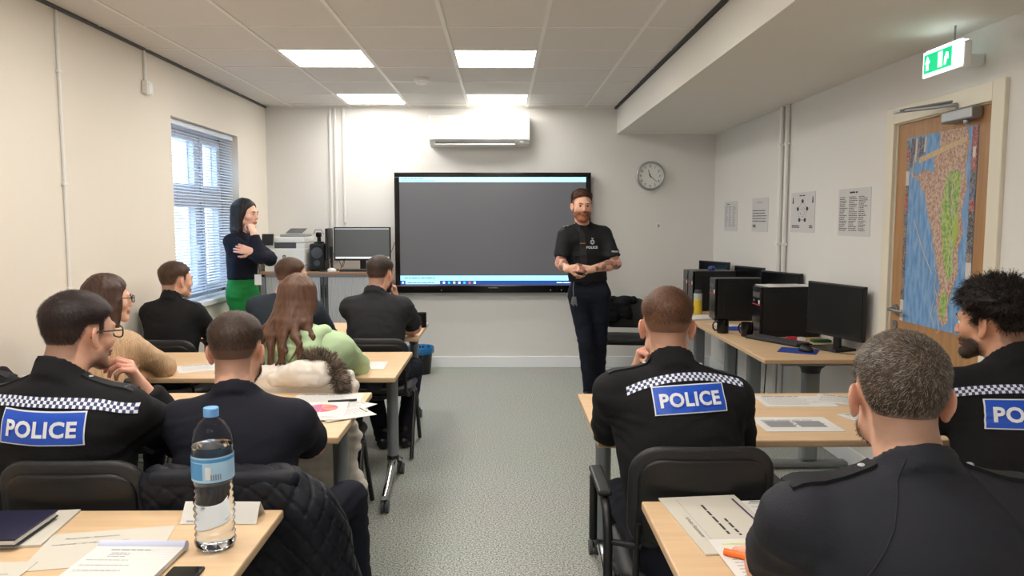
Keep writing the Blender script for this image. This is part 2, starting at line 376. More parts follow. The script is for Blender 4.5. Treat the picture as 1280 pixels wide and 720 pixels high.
# the map: layered print on a flat sheet.  u = away from hinge toward the handle (0 left edge in picture) ; picture left = larger y
mp_ = empty('map_poster', (RX-.002, 3.78, 1.0), 'large coloured map of a narrow peninsula in blue sea, taped to the door', 'map')
MY0, MY1, MZ0, MZ1 = 4.10, 3.49, .98, 1.96
def U(u, v, l=0): return (RX+.003-l*.0006, MY0+(MY1-MY0)*u, MZ0+(MZ1-MZ0)*v)
def flatpoly(pts, l, m, name): return MB().add([U(u, v, l) for u, v in pts], [tuple(range(len(pts)))]).build(name, m, mp_)
sea = mat('map_sea', (92, 140, 196), .55, var=(14, (140, 176, 212), .9), stretch=(1, 3, .8))
MB().box(RX+.003, RX+.0055, MY1, MY0, MZ0, MZ1).build('sheet', sea, mp_)
town = mat('map_town', (206, 184, 162), .6, var=(70, (150, 96, 96), .8)); hill = mat('map_hill', (110, 158, 78), .6, var=(55, (196, 204, 130), .85))
sand = mat('map_runway', (214, 190, 150), .6, var=(90, (180, 150, 120), .5)); pale = mat('map_pale_green', (176, 190, 96), .6, var=(20, (160, 178, 80), .6))
flatpoly([(.50, 1.0), (.86, 1.0), (.90, .93), (.86, .80), (.90, .72), (.84, .60), (.87, .50), (.82, .40), (.84, .30), (.76, .20), (.72, .12), (.74, .05), (.66, .02), (.60, .06), (.56, .14), (.60, .22),
          (.54, .32), (.50, .40), (.44, .50), (.36, .60), (.32, .68), (.20, .77), (.16, .80), (.08, .81), (.08, .79), (.18, .78), (.24, .82), (.44, .80), (.42, .87), (.50, .90)], 1, town, 'town_print')
flatpoly([(.62, .78), (.74, .80), (.82, .78), (.80, .66), (.78, .58), (.80, .48), (.76, .38), (.78, .32), (.72, .24), (.66, .30), (.62, .38), (.60, .48), (.56, .56), (.58, .66)], 2, hill, 'hill_print')
flatpoly([(.62, .08), (.68, .06), (.72, .16), (.68, .20), (.62, .18)], 2, hill, 'hill_print')
flatpoly([(.20, .855), (.86, .93), (.86, .955), (.20, .885)], 2, sand, 'runway_print')
flatpoly([(.74, .56), (.80, .60), (.82, .50), (.78, .42), (.73, .44)], 3, pale, 'pale_print')
st = MB(); R_ = random.Random(3)
for k in range(16):      # roads and breakwaters
    u0 = .40+.4*R_.random(); v0 = .15+.7*R_.random()
    p = [(u0, v0)]
    for q in range(7): p.append((p[-1][0]+R_.uniform(-.035, .035), p[-1][1]-R_.uniform(.015, .04)))
    for a_, b_ in zip(p, p[1:]):
        if .36 < a_[0] < .82: st.add([U(a_[0], a_[1], 4), U(a_[0]+.008, a_[1], 4), U(b_[0]+.008, b_[1], 4), U(b_[0], b_[1], 4)], [(0, 1, 2, 3)])
for (a_, b_) in (((.16, .56), (.34, .38)), ((.34, .38), (.48, .28)), ((.10, .78), (.12, .90)), ((.12, .90), (.30, .96))):
    st.add([U(a_[0], a_[1], 4), U(a_[0]+.012, a_[1], 4), U(b_[0]+.012, b_[1], 4), U(b_[0], b_[1], 4)], [(0, 1, 2, 3)])
st.build('road_print', M['paper_warm'], mp_)
cols_ = [(150, 40, 48), (44, 38, 44), (210, 205, 200), (96, 60, 60), (60, 70, 110), (120, 100, 90), (30, 34, 50)]
cm = [mat('photo_print_%s' % 'abcdefg'[i], c, .5, var=(120, (200, 190, 180), .5)) for i, c in enumerate(cols_)]
for side, (a_, b_) in enumerate(((0.0, .055), (.93, 1.0))):
    s_ = MB(); v = 0
    while v < .97:
        dv = R_.uniform(.035, .09); s_.add([U(a_, v, 2), U(b_, v, 2), U(b_, min(v+dv, 1), 2), U(a_, min(v+dv, 1), 2)], [(0, 1, 2, 3)], R_.randrange(7)); v += dv
    if side: s_.add([U(.93, .82, 3), U(1, .82, 3), U(1, .93, 3), U(.93, .93, 3)], [(0, 1, 2, 3)], 0).add([U(.95, .85, 4), U(.985, .85, 4), U(.985, .90, 4), U(.95, .90, 4)], [(0, 1, 2, 3)], 2)
    s_.build('advert_strip', cm, mp_)
s_ = MB()
for k in range(7): s_.add([U(.06+k*.035, .84+k*.012, 3), U(.085+k*.035, .84+k*.012, 3), U(.10+k*.035, .99, 3), U(.075+k*.035, .99, 3)], [(0, 1, 2, 3)], [1, 3, 2, 5, 4, 3, 2][k])
s_.build('harbour_print', cm, mp_)

# ------------------------------------------------------------------ exit sign
t = empty('exit_sign', (2.03, 3.47, 2.19), 'illuminated green and white emergency exit sign hanging above the door', 'exit sign')
bx('housing', 2.006, 2.045, 3.36, 3.66, 2.2, 2.305, M['white_plastic'], t, bevel=.006)
bx('bracket', 2.045, 2.168, 3.46, 3.52, 2.22, 2.27, M['white_plastic'], t, bevel=.005)
gr = mat('exit_green', (0, 170, 110), .3, emit=1.1); wh = mat('exit_white', (240, 255, 250), .3, emit=1.6)
bx('lamp_diffuser', 1.998, 2.006, 3.355, 3.665, 2.193, 2.312, wh, t, bevel=.003)
sg = bx('sign_face', 1.9945, 1.998, 3.43, 3.65, 2.21, 2.297, gr, t)
p = MB()
def XY(pts): p.add([(1.9938, 3.65-u_*.84, 2.21+z*.87) for u_, z in pts], [tuple(range(len(pts)))])
XY([(.025, .015), (.05, .015), (.05, .055), (.025, .055)]); XY([(.012, .052), (.063, .052), (.0375, .09)])
XY([(.14, .012), (.182, .012), (.182, .09), (.14, .09)])
XY([(.20, .015), (.215, .015), (.225, .045), (.24, .04), (.235, .075), (.215, .078), (.2, .05)])
p.build('pictogram', wh, sg)
bx('top_glow_strip', 2.0, 2.04, 3.38, 3.64, 2.3121, 2.315, wh, t)
ptu = MB().tube([(2.025, 3.46, 2.31), (2.025, 3.46, SZ)], .005, 6).build('rod', M['steel'], t)
# trunking under the soffit
# ------------------------------------------------------------------ left wall pipe, switch box, conduits
t = empty('cable_conduit', (LX+.012, 4.19, 0), 'thin white cable conduit running down the left wall', 'conduit')
MB().box(LX+.001, LX+.017, 4.182, 4.198, .12, 2.64).build('conduit_tube', M['white_plastic'], t, bevel=.005)
for z in (2.32, 1.72, 1.15, .6): bx('clip', LX+.001, LX+.02, 4.17, 4.21, z-.008, z+.008, M['white_plastic'], t, bevel=.003)
t = empty('fused_spur', (LX+.02, 5.19, 2.36), 'white fused switch box high on the left wall under a conduit', 'switch')
bx('box', LX+.001, LX+.04, 5.15, 5.235, 2.36, 2.445, M['white_plastic'], t, bevel=.005)
bx('cover', LX+.04, LX+.046, 5.165, 5.22, 2.37, 2.43, M['upvc'], t, bevel=.002)
bx('conduit', LX+.001, LX+.018, 5.182, 5.2, 2.445, 2.645, M['white_plastic'], t, bevel=.004)
for k, (x, z0, lab) in enumerate(((-1.735, 1.12, 'white vertical cable conduit on back wall, leftmost of three'), (-1.685, 1.12, 'white vertical cable conduit on back wall, middle one of three'), (-1.60, 1.5, 'white vertical cable conduit on back wall, rightmost of three'))):
    tag(MB().box(x-.011, x+.011, BY-.018, BY-.001, z0, CZ-.014).build('wall_conduit', M['white_plastic'], bevel=.004), lab, 'conduit', 'conduits on the back wall')
for k, (y, lab) in enumerate(((5.90, 'white vertical pipe on right wall, the one nearer the window wall corner'), (5.78, 'white vertical pipe on right wall, the one nearer the door'))):
    t = empty('wall_pipe', (RX-.02, y, 0), lab.replace('nearer the window wall corner', 'farther from the door'), 'pipe', 'pair of pipes on the right wall')
    MB().tube([(RX-.022, y, .12), (RX-.022, y, SZ-.002)], .016, 12).build('pipe', M['white_plastic'], t, smooth=60)
    for z in (1.34, 2.1): bx('clip', RX-.042, RX-.001, y-.02, y+.02, z-.01, z+.01, M['white_plastic'], t, bevel=.003)
t = empty('smoke_detector', (-.65, 6.25, CZ-.05), 'round white smoke detector on the ceiling between the light panels', 'smoke detector')
MB().lathe([(.028, 0), (.04, .004), (.046, .02), (.062, .024), (.062, .046)], (-.65, 6.25, CZ-.048), 28).build('body', M['white_plastic'], t, smooth=40)
t = empty('wall_socket', (1.60, BY-.01, 1.44), 'small white socket on back wall below the clock', 'socket')
bx('plate', 1.577, 1.623, BY-.012, BY-.001, 1.43, 1.50, M['white_plastic'], t, bevel=.003); bx('slot', 1.59, 1.61, BY-.0135, BY-.0115, 1.45, 1.48, M['grey_plastic'], t)

# ------------------------------------------------------------------ air conditioner
t = empty('air_conditioner', (-.225, BY-.1, 2.255), 'white wall-mounted air conditioner above the big screen', 'air conditioner')
pr = [(0, 2.262), (.06, 2.255), (.17, 2.275), (.205, 2.31), (.215, 2.40), (.213, 2.53), (.2, 2.552), (.0, 2.556)]
acp = MB(); xs = (-.722, .272); n = len(pr)
acp.add([(x, BY-.001-d, z) for x in xs for d, z in pr], [tuple(range(n)), tuple(range(2*n-1, n-1, -1))] + [(i, (i+1) % n, n+(i+1) % n, n+i) for i in range(n)])
acp.build('casing', M['white_plastic'], t, bevel=.008, seg=3)
bx('air_slot', -.66, .12, BY-.222, BY-.198, 2.276, 2.292, M['dark_grey'], t); bx('louvre', -.665, .125, BY-.228, BY-.15, 2.262, 2.272, M['white_plastic'], t, bevel=.003)
bx('front_panel', -.70, .25, BY-.222, BY-.213, 2.315, 2.54, M['white_plastic'], t, bevel=.004)
bx('display', .17, .21, BY-.224, BY-.206, 2.285, 2.3, M['grey_plastic'], t)

# ------------------------------------------------------------------ wall clock, 11:22
t = empty('wall_clock', (1.503, BY-.02, 1.83), 'round silver-rimmed wall clock with black numerals on the back wall', 'clock')
cc = Vector((1.503, BY-.001, 1.972)); RR = Matrix.Rotation(PI/2, 3, 'X')
MB().lathe([(.146, 0), (.148, .02), (.145, .038), (.134, .042), (.125, .036), (.125, .02), (.02, .02)], cc, 48, R=RR).build('rim', mat('silver_rim', (176, 180, 184), .3, metal=.6), t, smooth=40)
MB().lathe([(.125, .018), (.125, .022)], cc, 40, R=RR).build('dial', M['white_plastic'], t)
nmb = MB()
for k in range(12):
    a = PI/2-(k or 12)*PI/6; put_text(nmb, str(k or 12), cc+Vector((math.cos(a)*.097, -.0235, math.sin(a)*.097-.011)), (1, 0, 0), (0, 0, 1), .022, align='c', bold=.01)
for k in range(60):
    a = k*PI/30; r0 = .113 if k % 5 else .109; d = Vector((math.cos(a), 0, math.sin(a))); s_ = Vector((-d.z, 0, d.x))*(.0008 if k % 5 else .0018); b0 = cc+Vector((0, -.0235, 0))
    nmb.add([b0+d*r0-s_, b0+d*.119-s_, b0+d*.119+s_, b0+d*r0+s_], [(0, 1, 2, 3)])
nmb.build('numerals', M['ink'], t)
hnd = MB()
for ang, ln, w in (((11+22/60)*30, .065, .005), (22*6, .095, .0035)):
    a = PI/2-math.radians(ang); d = Vector((math.cos(a), 0, math.sin(a))); s_ = Vector((-d.z, 0, d.x))*w; b0 = cc+Vector((0, -.026, 0))
    hnd.add([b0-d*.018-s_, b0+d*ln-s_*.5, b0+d*ln+s_*.5, b0-d*.018+s_], [(0, 1, 2, 3)])
hnd.build('hands', M['black'], t)

# ------------------------------------------------------------------ big screen
t = empty('display_screen', (-.1, BY-.06, .785), 'large black wall-mounted interactive display showing a dark window and blue taskbar', 'display')
X0, X1, Z0, Z1 = -1.085, .892, .787, 2.0; fy = BY-.10
bz = MB(); bz.box(X0, X1, fy, fy+.07, Z0, .862).box(X0, X1, fy, fy+.07, 1.955, Z1).box(X0, X0+.05, fy, fy+.07, .862, 1.955).box(X1-.05, X1, fy, fy+.07, .862, 1.955)
bz.build('bezel', M['black_gloss'], t, bevel=.004)
bx('wall_bracket', -.5, .4, BY-.032, BY-.001, 1.1, 1.7, M['black'], t)
scr = mat('screen_dark', (84, 84, 88), .22, emit=.42, spec=.5)
SX0, SX1 = X0+.05, X1-.05
glass = bx('screen', SX0, SX1, fy+.006, fy+.06, .862, 1.955, scr, t)
def sp(x0, x1, z0, z1, c, e, l=1, name='window_bar', mm=None): return bx(name, x0, x1, fy+.006-.0008*l, fy+.0058-.0008*(l-1), z0, z1, mm or mat('screen_print', c, .3, emit=e), glass)
sp(SX0, SX1, 1.905, 1.955, (150, 206, 236), 1.0, name='title_bar'); sp(SX0, SX1, .912, .962, (140, 214, 236), 1.0, name='status_bar')
sp(SX0, SX1, .870, .912, (32, 62, 130), .9, name='taskbar'); sp(SX0+.05, SX0+.40, .876, .912, (150, 200, 226), .9, 2, name='search_box')
icw = mat('icon_white', (225, 235, 245), .3, emit=.8); ic = MB()
def rect(mb_, x0, x1, z0, z1, y, mi=0): mb_.add([(x0, y, z0), (x1, y, z0), (x1, y, z1), (x0, y, z1)], [(0, 1, 2, 3)], mi)
iy = fy+.0035
for a_, b_ in ((0, 0), (.011, 0), (0, .011), (.011, .011)): rect(ic, SX0+.015+a_, SX0+.024+a_, .881+b_, .890+b_, iy)
for k in range(7): rect(ic, SX0+.43+k*.052, SX0+.452+k*.052, .88, .902, iy, [0, 1, 2, 0, 1, 3, 0][k])
dashes(ic, (SX1-.29, iy, .886), (1, 0, 0), (0, 0, 1), .17, 1, .02, .009, seed=5, n=(0, -.0001, 0)); dashes(ic, (SX0+.07, iy, .888), (1, 0, 0), (0, 0, 1), .28, 1, .02, .007, mi=4, seed=6, n=(0, -.0004, 0))
dashes(ic, (SX0+.02, iy, 1.935), (1, 0, 0), (0, 0, 1), .25, 1, .02, .006, mi=4, seed=7, n=(0, -.0001, 0)); dashes(ic, (SX0+.02, iy, 1.915), (1, 0, 0), (0, 0, 1), .38, 1, .02, .006, mi=4, seed=8, n=(0, -.0001, 0))
dashes(ic, (SX0+.04, iy, .934), (1, 0, 0), (0, 0, 1), .34, 1, .02, .008, mi=4, seed=9, n=(0, -.0001, 0))
ic.build('icons', [icw, mat('icon_teal', (60, 190, 200), .3, emit=.8), mat('icon_yellow', (230, 200, 120), .3, emit=.8), mat('icon_red', (220, 90, 90), .3, emit=.8), mat('icon_grey', (70, 110, 140), .3, emit=.4)], glass)
lg = MB(); put_text(lg, 'PROMETHEAN', (-.095, fy-.0006, .833), (1, 0, 0), (0, 0, 1), .011, align='c', bold=.02); lg.build('maker_mark', M['grey_plastic'], t)
bt = MB()
for x in (-.62, .49, .60): bt.lathe([(.006, 0), (.006, .002)], (x, fy, .815), 12, R=RR)
bt.build('front_port', M['grey_plastic'], t)

# ------------------------------------------------------------------ posters on the right wall
def poster(y0, y1, z0, z1, lab, draw):
    t = empty('paper_notice', (RX-.001, (y0+y1)/2, z0), lab, 'notice', 'notices on the right wall')
    MB().box(RX-.003, RX-.001, y1, y0, z0, z1).build('sheet', M['notice'], t)
    mb_ = MB(); draw(mb_, y0, y1, z0, z1); mb_.build('print', [M['ink'], M['ink_pale']], t)
NX = (-.0008, 0, 0); ux_ = (0, -1, 0); uz_ = (0, 0, 1)
def d1(b, y0, y1, z0, z1): dashes(b, (RX-.003, y0-.08, z1-.03), ux_, uz_, .1, 1, .01, .008, n=NX); dashes(b, (RX-.003, y0-.02, z1-.05), ux_, uz_, abs(y1-y0)-.04, 18, .011, .004, 1, fill=.6, cols=3, seed=2, n=NX)
def d2(b, y0, y1, z0, z1):
    dashes(b, (RX-.003, y0-.12, z1-.04), ux_, uz_, .16, 1, .01, .006, 1, n=NX); dashes(b, (RX-.003, y0-.02, z1-.11), ux_, uz_, abs(y1-y0)-.04, 5, .022, .007, n=NX)
    dashes(b, (RX-.003, y0-.03, z0+.05), ux_, uz_, .08, 2, .014, .01, n=NX)
def d3(b, y0, y1, z0, z1):
    w = abs(y1-y0); c0 = (y0+y1)/2; pos = [(c0, z1-.065), (c0+.085, z1-.12), (c0-.085, z1-.12), (c0+.05, z1-.20), (c0-.05, z1-.20)]
    dashes(b, (RX-.003, c0+.06, z1-.028), ux_, uz_, .12, 1, .01, .007, n=NX)
    for y, z in pos: b.add([(RX-.0036, y+.022*math.cos(a), z+.015*math.sin(a)) for a in [i*PI/6 for i in range(12)]], [tuple(range(12))])
    for (ya, za) in pos:
        for (yb, zb) in pos:
            if (ya, za) < (yb, zb):
                for k in range(3):
                    s_ = .3+.18*k; y_, z_ = ya+(yb-ya)*s_, za+(zb-za)*s_; b.add([(RX-.0037, y_+.004, z_-.003), (RX-.0037, y_-.004, z_-.003), (RX-.0037, y_-.004, z_+.003), (RX-.0037, y_+.004, z_+.003)], [(0, 1, 2, 3)])
    for y in (y0-.04, y1+.04): b.add([(RX-.0036, y+.012, z1-.08), (RX-.0036, y-.012, z1-.08), (RX-.0036, y-.006, z1-.035), (RX-.0036, y+.006, z1-.035)], [(0, 1, 2, 3)])
    dashes(b, (RX-.003, y0-.03, z0+.045), ux_, uz_, .16, 2, .012, .007, n=NX); dashes(b, (RX-.003, y1+.09, z0+.045), ux_, uz_, .06, 2, .012, .008, n=NX)
def d4(b, y0, y1, z0, z1):
    dashes(b, (RX-.003, (y0+y1)/2+.06, z1-.03), ux_, uz_, .12, 1, .01, .01, n=NX)
    dashes(b, (RX-.003, y0-.02, z1-.055), ux_, uz_, abs(y1-y0)-.04, 19, .0115, .0045, fill=.6, cols=3, seed=4, n=NX)
poster(7.42, 7.02, 1.42, 1.70, 'white paper notice on right wall nearest the back corner', d1)
poster(6.60, 6.20, 1.425, 1.71, 'paper notice with five bold lines, second from the back corner', d2)
poster(5.71, 5.27, 1.435, 1.725, 'paper notice with a diagram of linked dark circles, right of the wall pipes', d3)
poster(4.90, 4.47, 1.425, 1.72, 'largest paper notice filled with columns of small print, beside the door', d4)

# ------------------------------------------------------------------ flip-top tables on castors
def table(x0, x1, y0, y1, label):
    t = empty('folding_table', ((x0+x1)/2, (y0+y1)/2, 0), label, 'table', 'wheeled training tables in rows')
    bx('tabletop', x0, x1, y0, y1, .704, .73, [M['maple']], t, bevel=.003)
    bx('edge_band', x0-.001, x1+.001, y0-.001, y1+.001, .7065, .7275, M['edge'], t, bevel=.003)
    yc = (y0+y1)/2
    for sx, x in ((-1, x0+.07), (1, x1-.07)):
        cl = MB().tube([(x, yc, .20), (x, yc, .66)], .032, 16, flat=1.25).build('column', M['leg_grey'], t, smooth=50)
        MB().tube([(x, yc, .185), (x, yc, .215)], .034, 16, flat=1.25).tube([(x, yc-.02, .24), (x, yc+.02, .24)], .008, 8).build('collar', M['black'], cl, smooth=50)
        MB().tube([(x, yc-.06, .685), (x, yc-.04, .66), (x, yc+.04, .66), (x, yc+.06, .685)], .035, 12).build('tilt_bracket', M['black'], t, smooth=50)
        ft = MB().tube([(x, yc-.33, .085), (x, yc-.26, .10), (x, yc-.12, .155), (x, yc, .195), (x, yc+.12, .155), (x, yc+.26, .10), (x, yc+.33, .085)],
                  [.014, .019, .022, .028, .022, .019, .014], 12).build('foot', M['chrome'], t, smooth=60)
        for s_ in (-1, 1):
            c = MB(); yy = yc+s_*.31
            for d in (-.012, .012): c.tube([(x+d-.008, yy, .032), (x+d+.008, yy, .032)], .032, 16)
            c.tube([(x, yy, .03), (x, yy, .09)], .01, 8).build('castor', M['dark_grey'], t, smooth=40)
    MB().box(x0+.1, x1-.1, yc-.02, yc+.02, .655, .69).build('beam', M['leg_grey'], t, bevel=.003)
    return t
table(-2.2, -.575, 5.10, 5.87, 'maple training table in the front left row, nearest the grey cabinet')
table(-2.2, -.545, 3.80, 4.555, 'maple training table in the second left row, in front of the woman in mint green')
table(-2.2, -.605, 2.74, 3.47, 'maple training table in the third left row, holding papers with a pink chart')
table(-2.2, -.605, 1.30, 2.04, 'nearest left maple training table holding the water bottle and notepad')
table(.345, 1.97, 2.68, 3.43, 'right-hand maple training table where the officer rests his elbow')
table(.395, 2.0, 1.34, 2.09, 'nearest right maple training table holding booklet and orange highlighter')

# side desk along the right wall
def side_desk(y0, y1, label):
    t = empty('computer_desk', (1.83, (y0+y1)/2, 0), label, 'desk')
    bx('desktop', 1.50, RX-.004, y0, y1, .704, .73, M['maple'], t, bevel=.003)
    bx('edge_band', 1.499, RX-.003, y0-.001, y1+.001, .7065, .7275, M['edge'], t, bevel=.003)
    for y in (y0+.28, y1-.28):
        bx('column', 1.83, 1.93, y-.035, y+.035, .05, .62, M['leg_grey'], t, bevel=.02, seg=3)
        MB().lathe([(.055, .60), (.06, .625), (.085, .645), (.09, .685)], (1.88, y, 0), 20).build('bracket', M['black'], t, smooth=40)
        bx('foot', 1.58, 2.12, y-.035, y+.035, .012, .05, M['leg_grey'], t, bevel=.012)
        bx('support_rail', 1.58, 2.12, y-.03, y+.03, .685, .703, M['black'], t, bevel=.003)
    bx('front_rail', 1.60, 2.12, y0+.015, y0+.035, .69, .703, M['leg_grey'], t)
    return t
side_desk(4.27, 5.87, 'long maple computer desk against the right wall, end nearest the door')
side_desk(5.875, 7.45, 'far maple computer desk against the right wall, holding the rearmost towers')

# ------------------------------------------------------------------ chairs (built facing +y at the origin)
def make_chair(ht, label, arms=False, w=.42):
    t = empty('conference_chair', (0, 0, 0), label, 'chair', 'black stacking conference chairs')
    MB().pad((0, 0, .44), w+.02, .43, .055, .08, 'xy', curve=-.004).build('seat', M['black_pad'], t, smooth=60)
    MB().pad((0, 0, .408), w-.01, .40, .02, .08, 'xy').build('seat_shell', M['black'], t, smooth=60)
    hh = .33 if ht > .8 else .28; zc = ht-hh/2
    b_ = MB().pad((0, -.235, zc), w, hh, .035, .09, 'xz', curve=.02, tilt=-.12).build('backrest', M['black_pad'], t, smooth=60)
    MB().pad((0, -.254, zc-.005), w-.05, hh-.06, .022, .07, 'xz', curve=.02, tilt=-.12).build('back_shell', M['black'], b_, smooth=60)
    for s_ in (-1, 1):
        x = s_*(w/2+.01)
        MB().tube([(x*.93, -.10, .41), (x, .02, .40), (x, .235, .012)], .013, 10).build('leg', M['black'], t, smooth=60)
        MB().tube([(x*.93, .06, .41), (x, -.03, .40), (x, -.25, .012)], .013, 10).build('leg', M['black'], t, smooth=60)
        MB().tube([(x*.9, -.16, .40), (x*.86, -.245, .45), (x*.84, -.25, zc-hh*.2)], .011, 8).build('back_upright', M['black'], t, smooth=60)
        if arms:
            a_ = MB().tube([(x*1.22, -.26, .012), (x*1.22, -.235, .60), (x*1.22, -.20, .665), (x*1.22, -.14, .68), (x*1.22, .08, .68), (x*1.22, .12, .66), (x*1.2, .16, .42)], .014, 10).build('arm_frame', M['black'], t, smooth=60)
            bx('arm_pad', x*1.22-.022, x*1.22+.022, -.17, .08, .69, .71, M['black_pad'], a_, bevel=.008)
            MB().tube([(x*1.22, -.235, .58), (x*.8, -.25, .57)], .010, 8).build('arm_brace', M['black'], a_, smooth=60)
    MB().tube([(-w/2, .10, .40), (w/2, .10, .40)], .010, 8).tube([(-w/2, -.12, .40), (w/2, -.12, .40)], .010, 8).build('seat_frame', M['black'], t, smooth=60)
    return t
cA = make_chair(.87, 'black padded armchair under the officer at the right-hand table', True, .43); cA.location = (.585, 2.40, 0)
cB = make_chair(.855, 'black padded chair under the bearded officer at far left with police jacket'); cB.location = (-1.215, 2.34, 0)
low = make_chair(.785, 'black padded empty chair with a jacket over it beside the standing officer'); low.location = (1.13, 6.95, 0); low.rotation_euler = (0, 0, math.radians(172))
spots = [(-.83, 2.38, 0, cB, 'black padded chair hidden beneath the black quilted coat'), (-1.86, 2.48, -.1, cB, 'black padded chair under the person cut off by the left picture edge'),
         (1.64, 2.42, 0, low, 'black padded chair under the curly-haired officer at right edge'), (.76, 1.26, 0, cB, 'black padded chair under the grey-haired officer in the foreground'),
         (-.93, 3.79, 0, cB, 'black padded chair beneath the white puffer coat'), (-1.90, 3.79, 0, low, 'black padded chair under the woman in the tan jumper'),
         (-2.12, 4.94, 0, low, 'black padded chair under the officer nearest the window'), (-1.42, 5.0, 0, low, 'black padded chair under the man in slate grey beside the cabinet'),
         (-.80, 4.98, 0, low, 'black padded chair under the officer in front of the big screen, legs in the aisle')]
for x, y, rz, src, lab in spots:
    c_ = copy_tree(src, (x, y, 0), rz, lab)
    if 'quilted coat' in lab: c_.scale = (1, 1, .955)

# ------------------------------------------------------------------ cabinet and what stands on it
t = empty('tambour_cabinet', (-1.73, 7.57, 0), 'grey tambour-door cabinet with beech top against the back wall', 'cabinet')
C0, C1, CY = -2.34, -1.115, 7.35
bx('body', C0, C1, CY+.03, BY-.02, .0, 1.0, M['cabinet'], t, bevel=.003)
bx('top', C0-.005, C1+.005, CY-.005, BY-.019, 1.0, 1.025, M['cabinet_top'], t, bevel=.003)
MB().box(C0, C0+.05, CY, CY+.03, 0, 1.0).box(C1-.05, C1, CY, CY+.03, 0, 1.0).box(C0, C1, CY, CY+.03, 0, .07).box(C0, C1, CY, CY+.03, .975, 1.0).build('frame', M['leg_grey'], t, bevel=.002)
cm_ = (C0+C1)/2
for a_, b_ in ((C0+.05, cm_-.035), (cm_+.035, C1-.05)):
    d = MB(); n = 26; w = (b_-a_)/n; pts = []
    for k in range(n): pts += [(a_+k*w+.002, CY+.012), (a_+k*w+w*.25, CY+.006), (a_+k*w+w*.75, CY+.006), (a_+k*w+w-.002, CY+.012)]
    pts += [(b_, CY+.02), (a_, CY+.02)]
    d.prism(pts, .07, .975).build('tambour_door', M['cabinet'], t)
for s_ in (-1, 1):
    e_ = bx('lead_edge', cm_+s_*.02-.016, cm_+s_*.02+.016, CY-.004, CY+.015, .07, .975, M['dark_grey'], t, bevel=.003)
    MB().tube([(cm_+s_*.02, CY-.004, .90), (cm_+s_*.02, CY-.018, .88), (cm_+s_*.02, CY-.018, .80), (cm_+s_*.02, CY-.004, .78)], .006, 8).build('pull', M['black'], e_)
TZ = 1.025
t = empty('printer', (-2.1, 7.58, TZ), 'white multifunction laser printer with paper tray on the grey cabinet', 'printer')
px0, px1, py0, py1 = -2.31, -1.92, 7.40, 7.76
bx('lower_body', px0, px1, py0, py1, TZ, TZ+.055, M['white_plastic'], t, bevel=.006)
bx('front_door', px0, px1, py0-.008, py1, TZ+.058, TZ+.225, M['white_plastic'], t, bevel=.01, seg=3)
bx('output_slot', px0+.10, px1-.08, py0+.0, py0+.25, TZ+.226, TZ+.275, M['dark_grey'], t)
MB().box(px0, px0+.10, py0, py1, TZ+.226, TZ+.28).box(px1-.08, px1, py0, py1, TZ+.226, TZ+.28).box(px0+.10, px1-.08, py0+.24, py1, TZ+.226, TZ+.28).build('cheek', M['white_plastic'], t, bevel=.004)
bx('scanner_lid', px0+.01, px1+.005, py0-.004, py1, TZ+.281, TZ+.335, M['white_plastic'], t, bevel=.008)
bx('document_feeder', px0+.14, px1-.01, py0+.05, py1-.02, TZ+.336, TZ+.362, M['grey_plastic'], t, bevel=.008)
MB().box(px0+.2, px1-.03, py0+.05, py0+.24, TZ+.372, TZ+.376, R=Matrix.Rotation(.22, 3, 'X'), c=(px0, py0+.05, TZ+.37)).build('feeder_tray', M['dark_grey'], t)
cp = MB().box(px0-.01, px0+.10, py0-.035, py0-.012, TZ+.25, TZ+.36, R=Matrix.Rotation(-.25, 3, 'X'), c=(px0, py0, TZ+.3)).build('control_panel', M['black'], t, bevel=.004)
lgm = MB(); lc = Vector(((px0+px1)/2+.0, py0-.0088, TZ+.145)); lgm.add([lc+Vector((.018*math.cos(a), 0, .018*math.sin(a))) for a in [i*PI/8 for i in range(16)]], [tuple(range(16))])
put_text(lgm, 'hp', lc+Vector((0, -.0006, -.007)), (1, 0, 0), (0, 0, 1), .018, 1, align='c', italic=.25, bold=.02)
lgm.build('logo', [M['ink'], M['paper']], t)
t = empty('speaker', (-1.80, 7.56, TZ), 'black upright speaker unit on the cabinet between printer and monitor', 'speaker')
bx('case', -1.885, -1.735, 7.44, 7.64, TZ, TZ+.27, M['black'], t, bevel=.02, seg=3)
MB().lathe([(.055, 0), (.055, .004), (.045, .008)], (-1.81, 7.438, TZ+.18), 24, R=RR).lathe([(.03, 0), (.03, .006)], (-1.81, 7.438, TZ+.08), 20, R=RR).build('driver', M['dark_grey'], t, smooth=40)
t = empty('webcam', (-1.80, 7.54, TZ+.27), 'black camera on a stalk standing on top of the black speaker unit', 'camera')
MB().lathe([(.05, 0), (.05, .015), (.02, .02), (.018, .06)], (-1.81, 7.54, TZ+.27), 20).build('base', M['black'], t, smooth=40)
MB().box(-1.835, -1.785, 7.50, 7.56, TZ+.33, TZ+.38).build('body', M['black'], t, bevel=.012); MB().tube([(-1.86, 7.53, TZ+.36), (-1.84, 7.52, TZ+.405), (-1.78, 7.52, TZ+.405), (-1.76, 7.53, TZ+.36)], .006, 8).build('handle', M['grey_plastic'], t)
MB().lathe([(.018, 0), (.018, .012)], (-1.81, 7.50, TZ+.355), 16, R=RR).build('lens', M['black_gloss'], t)
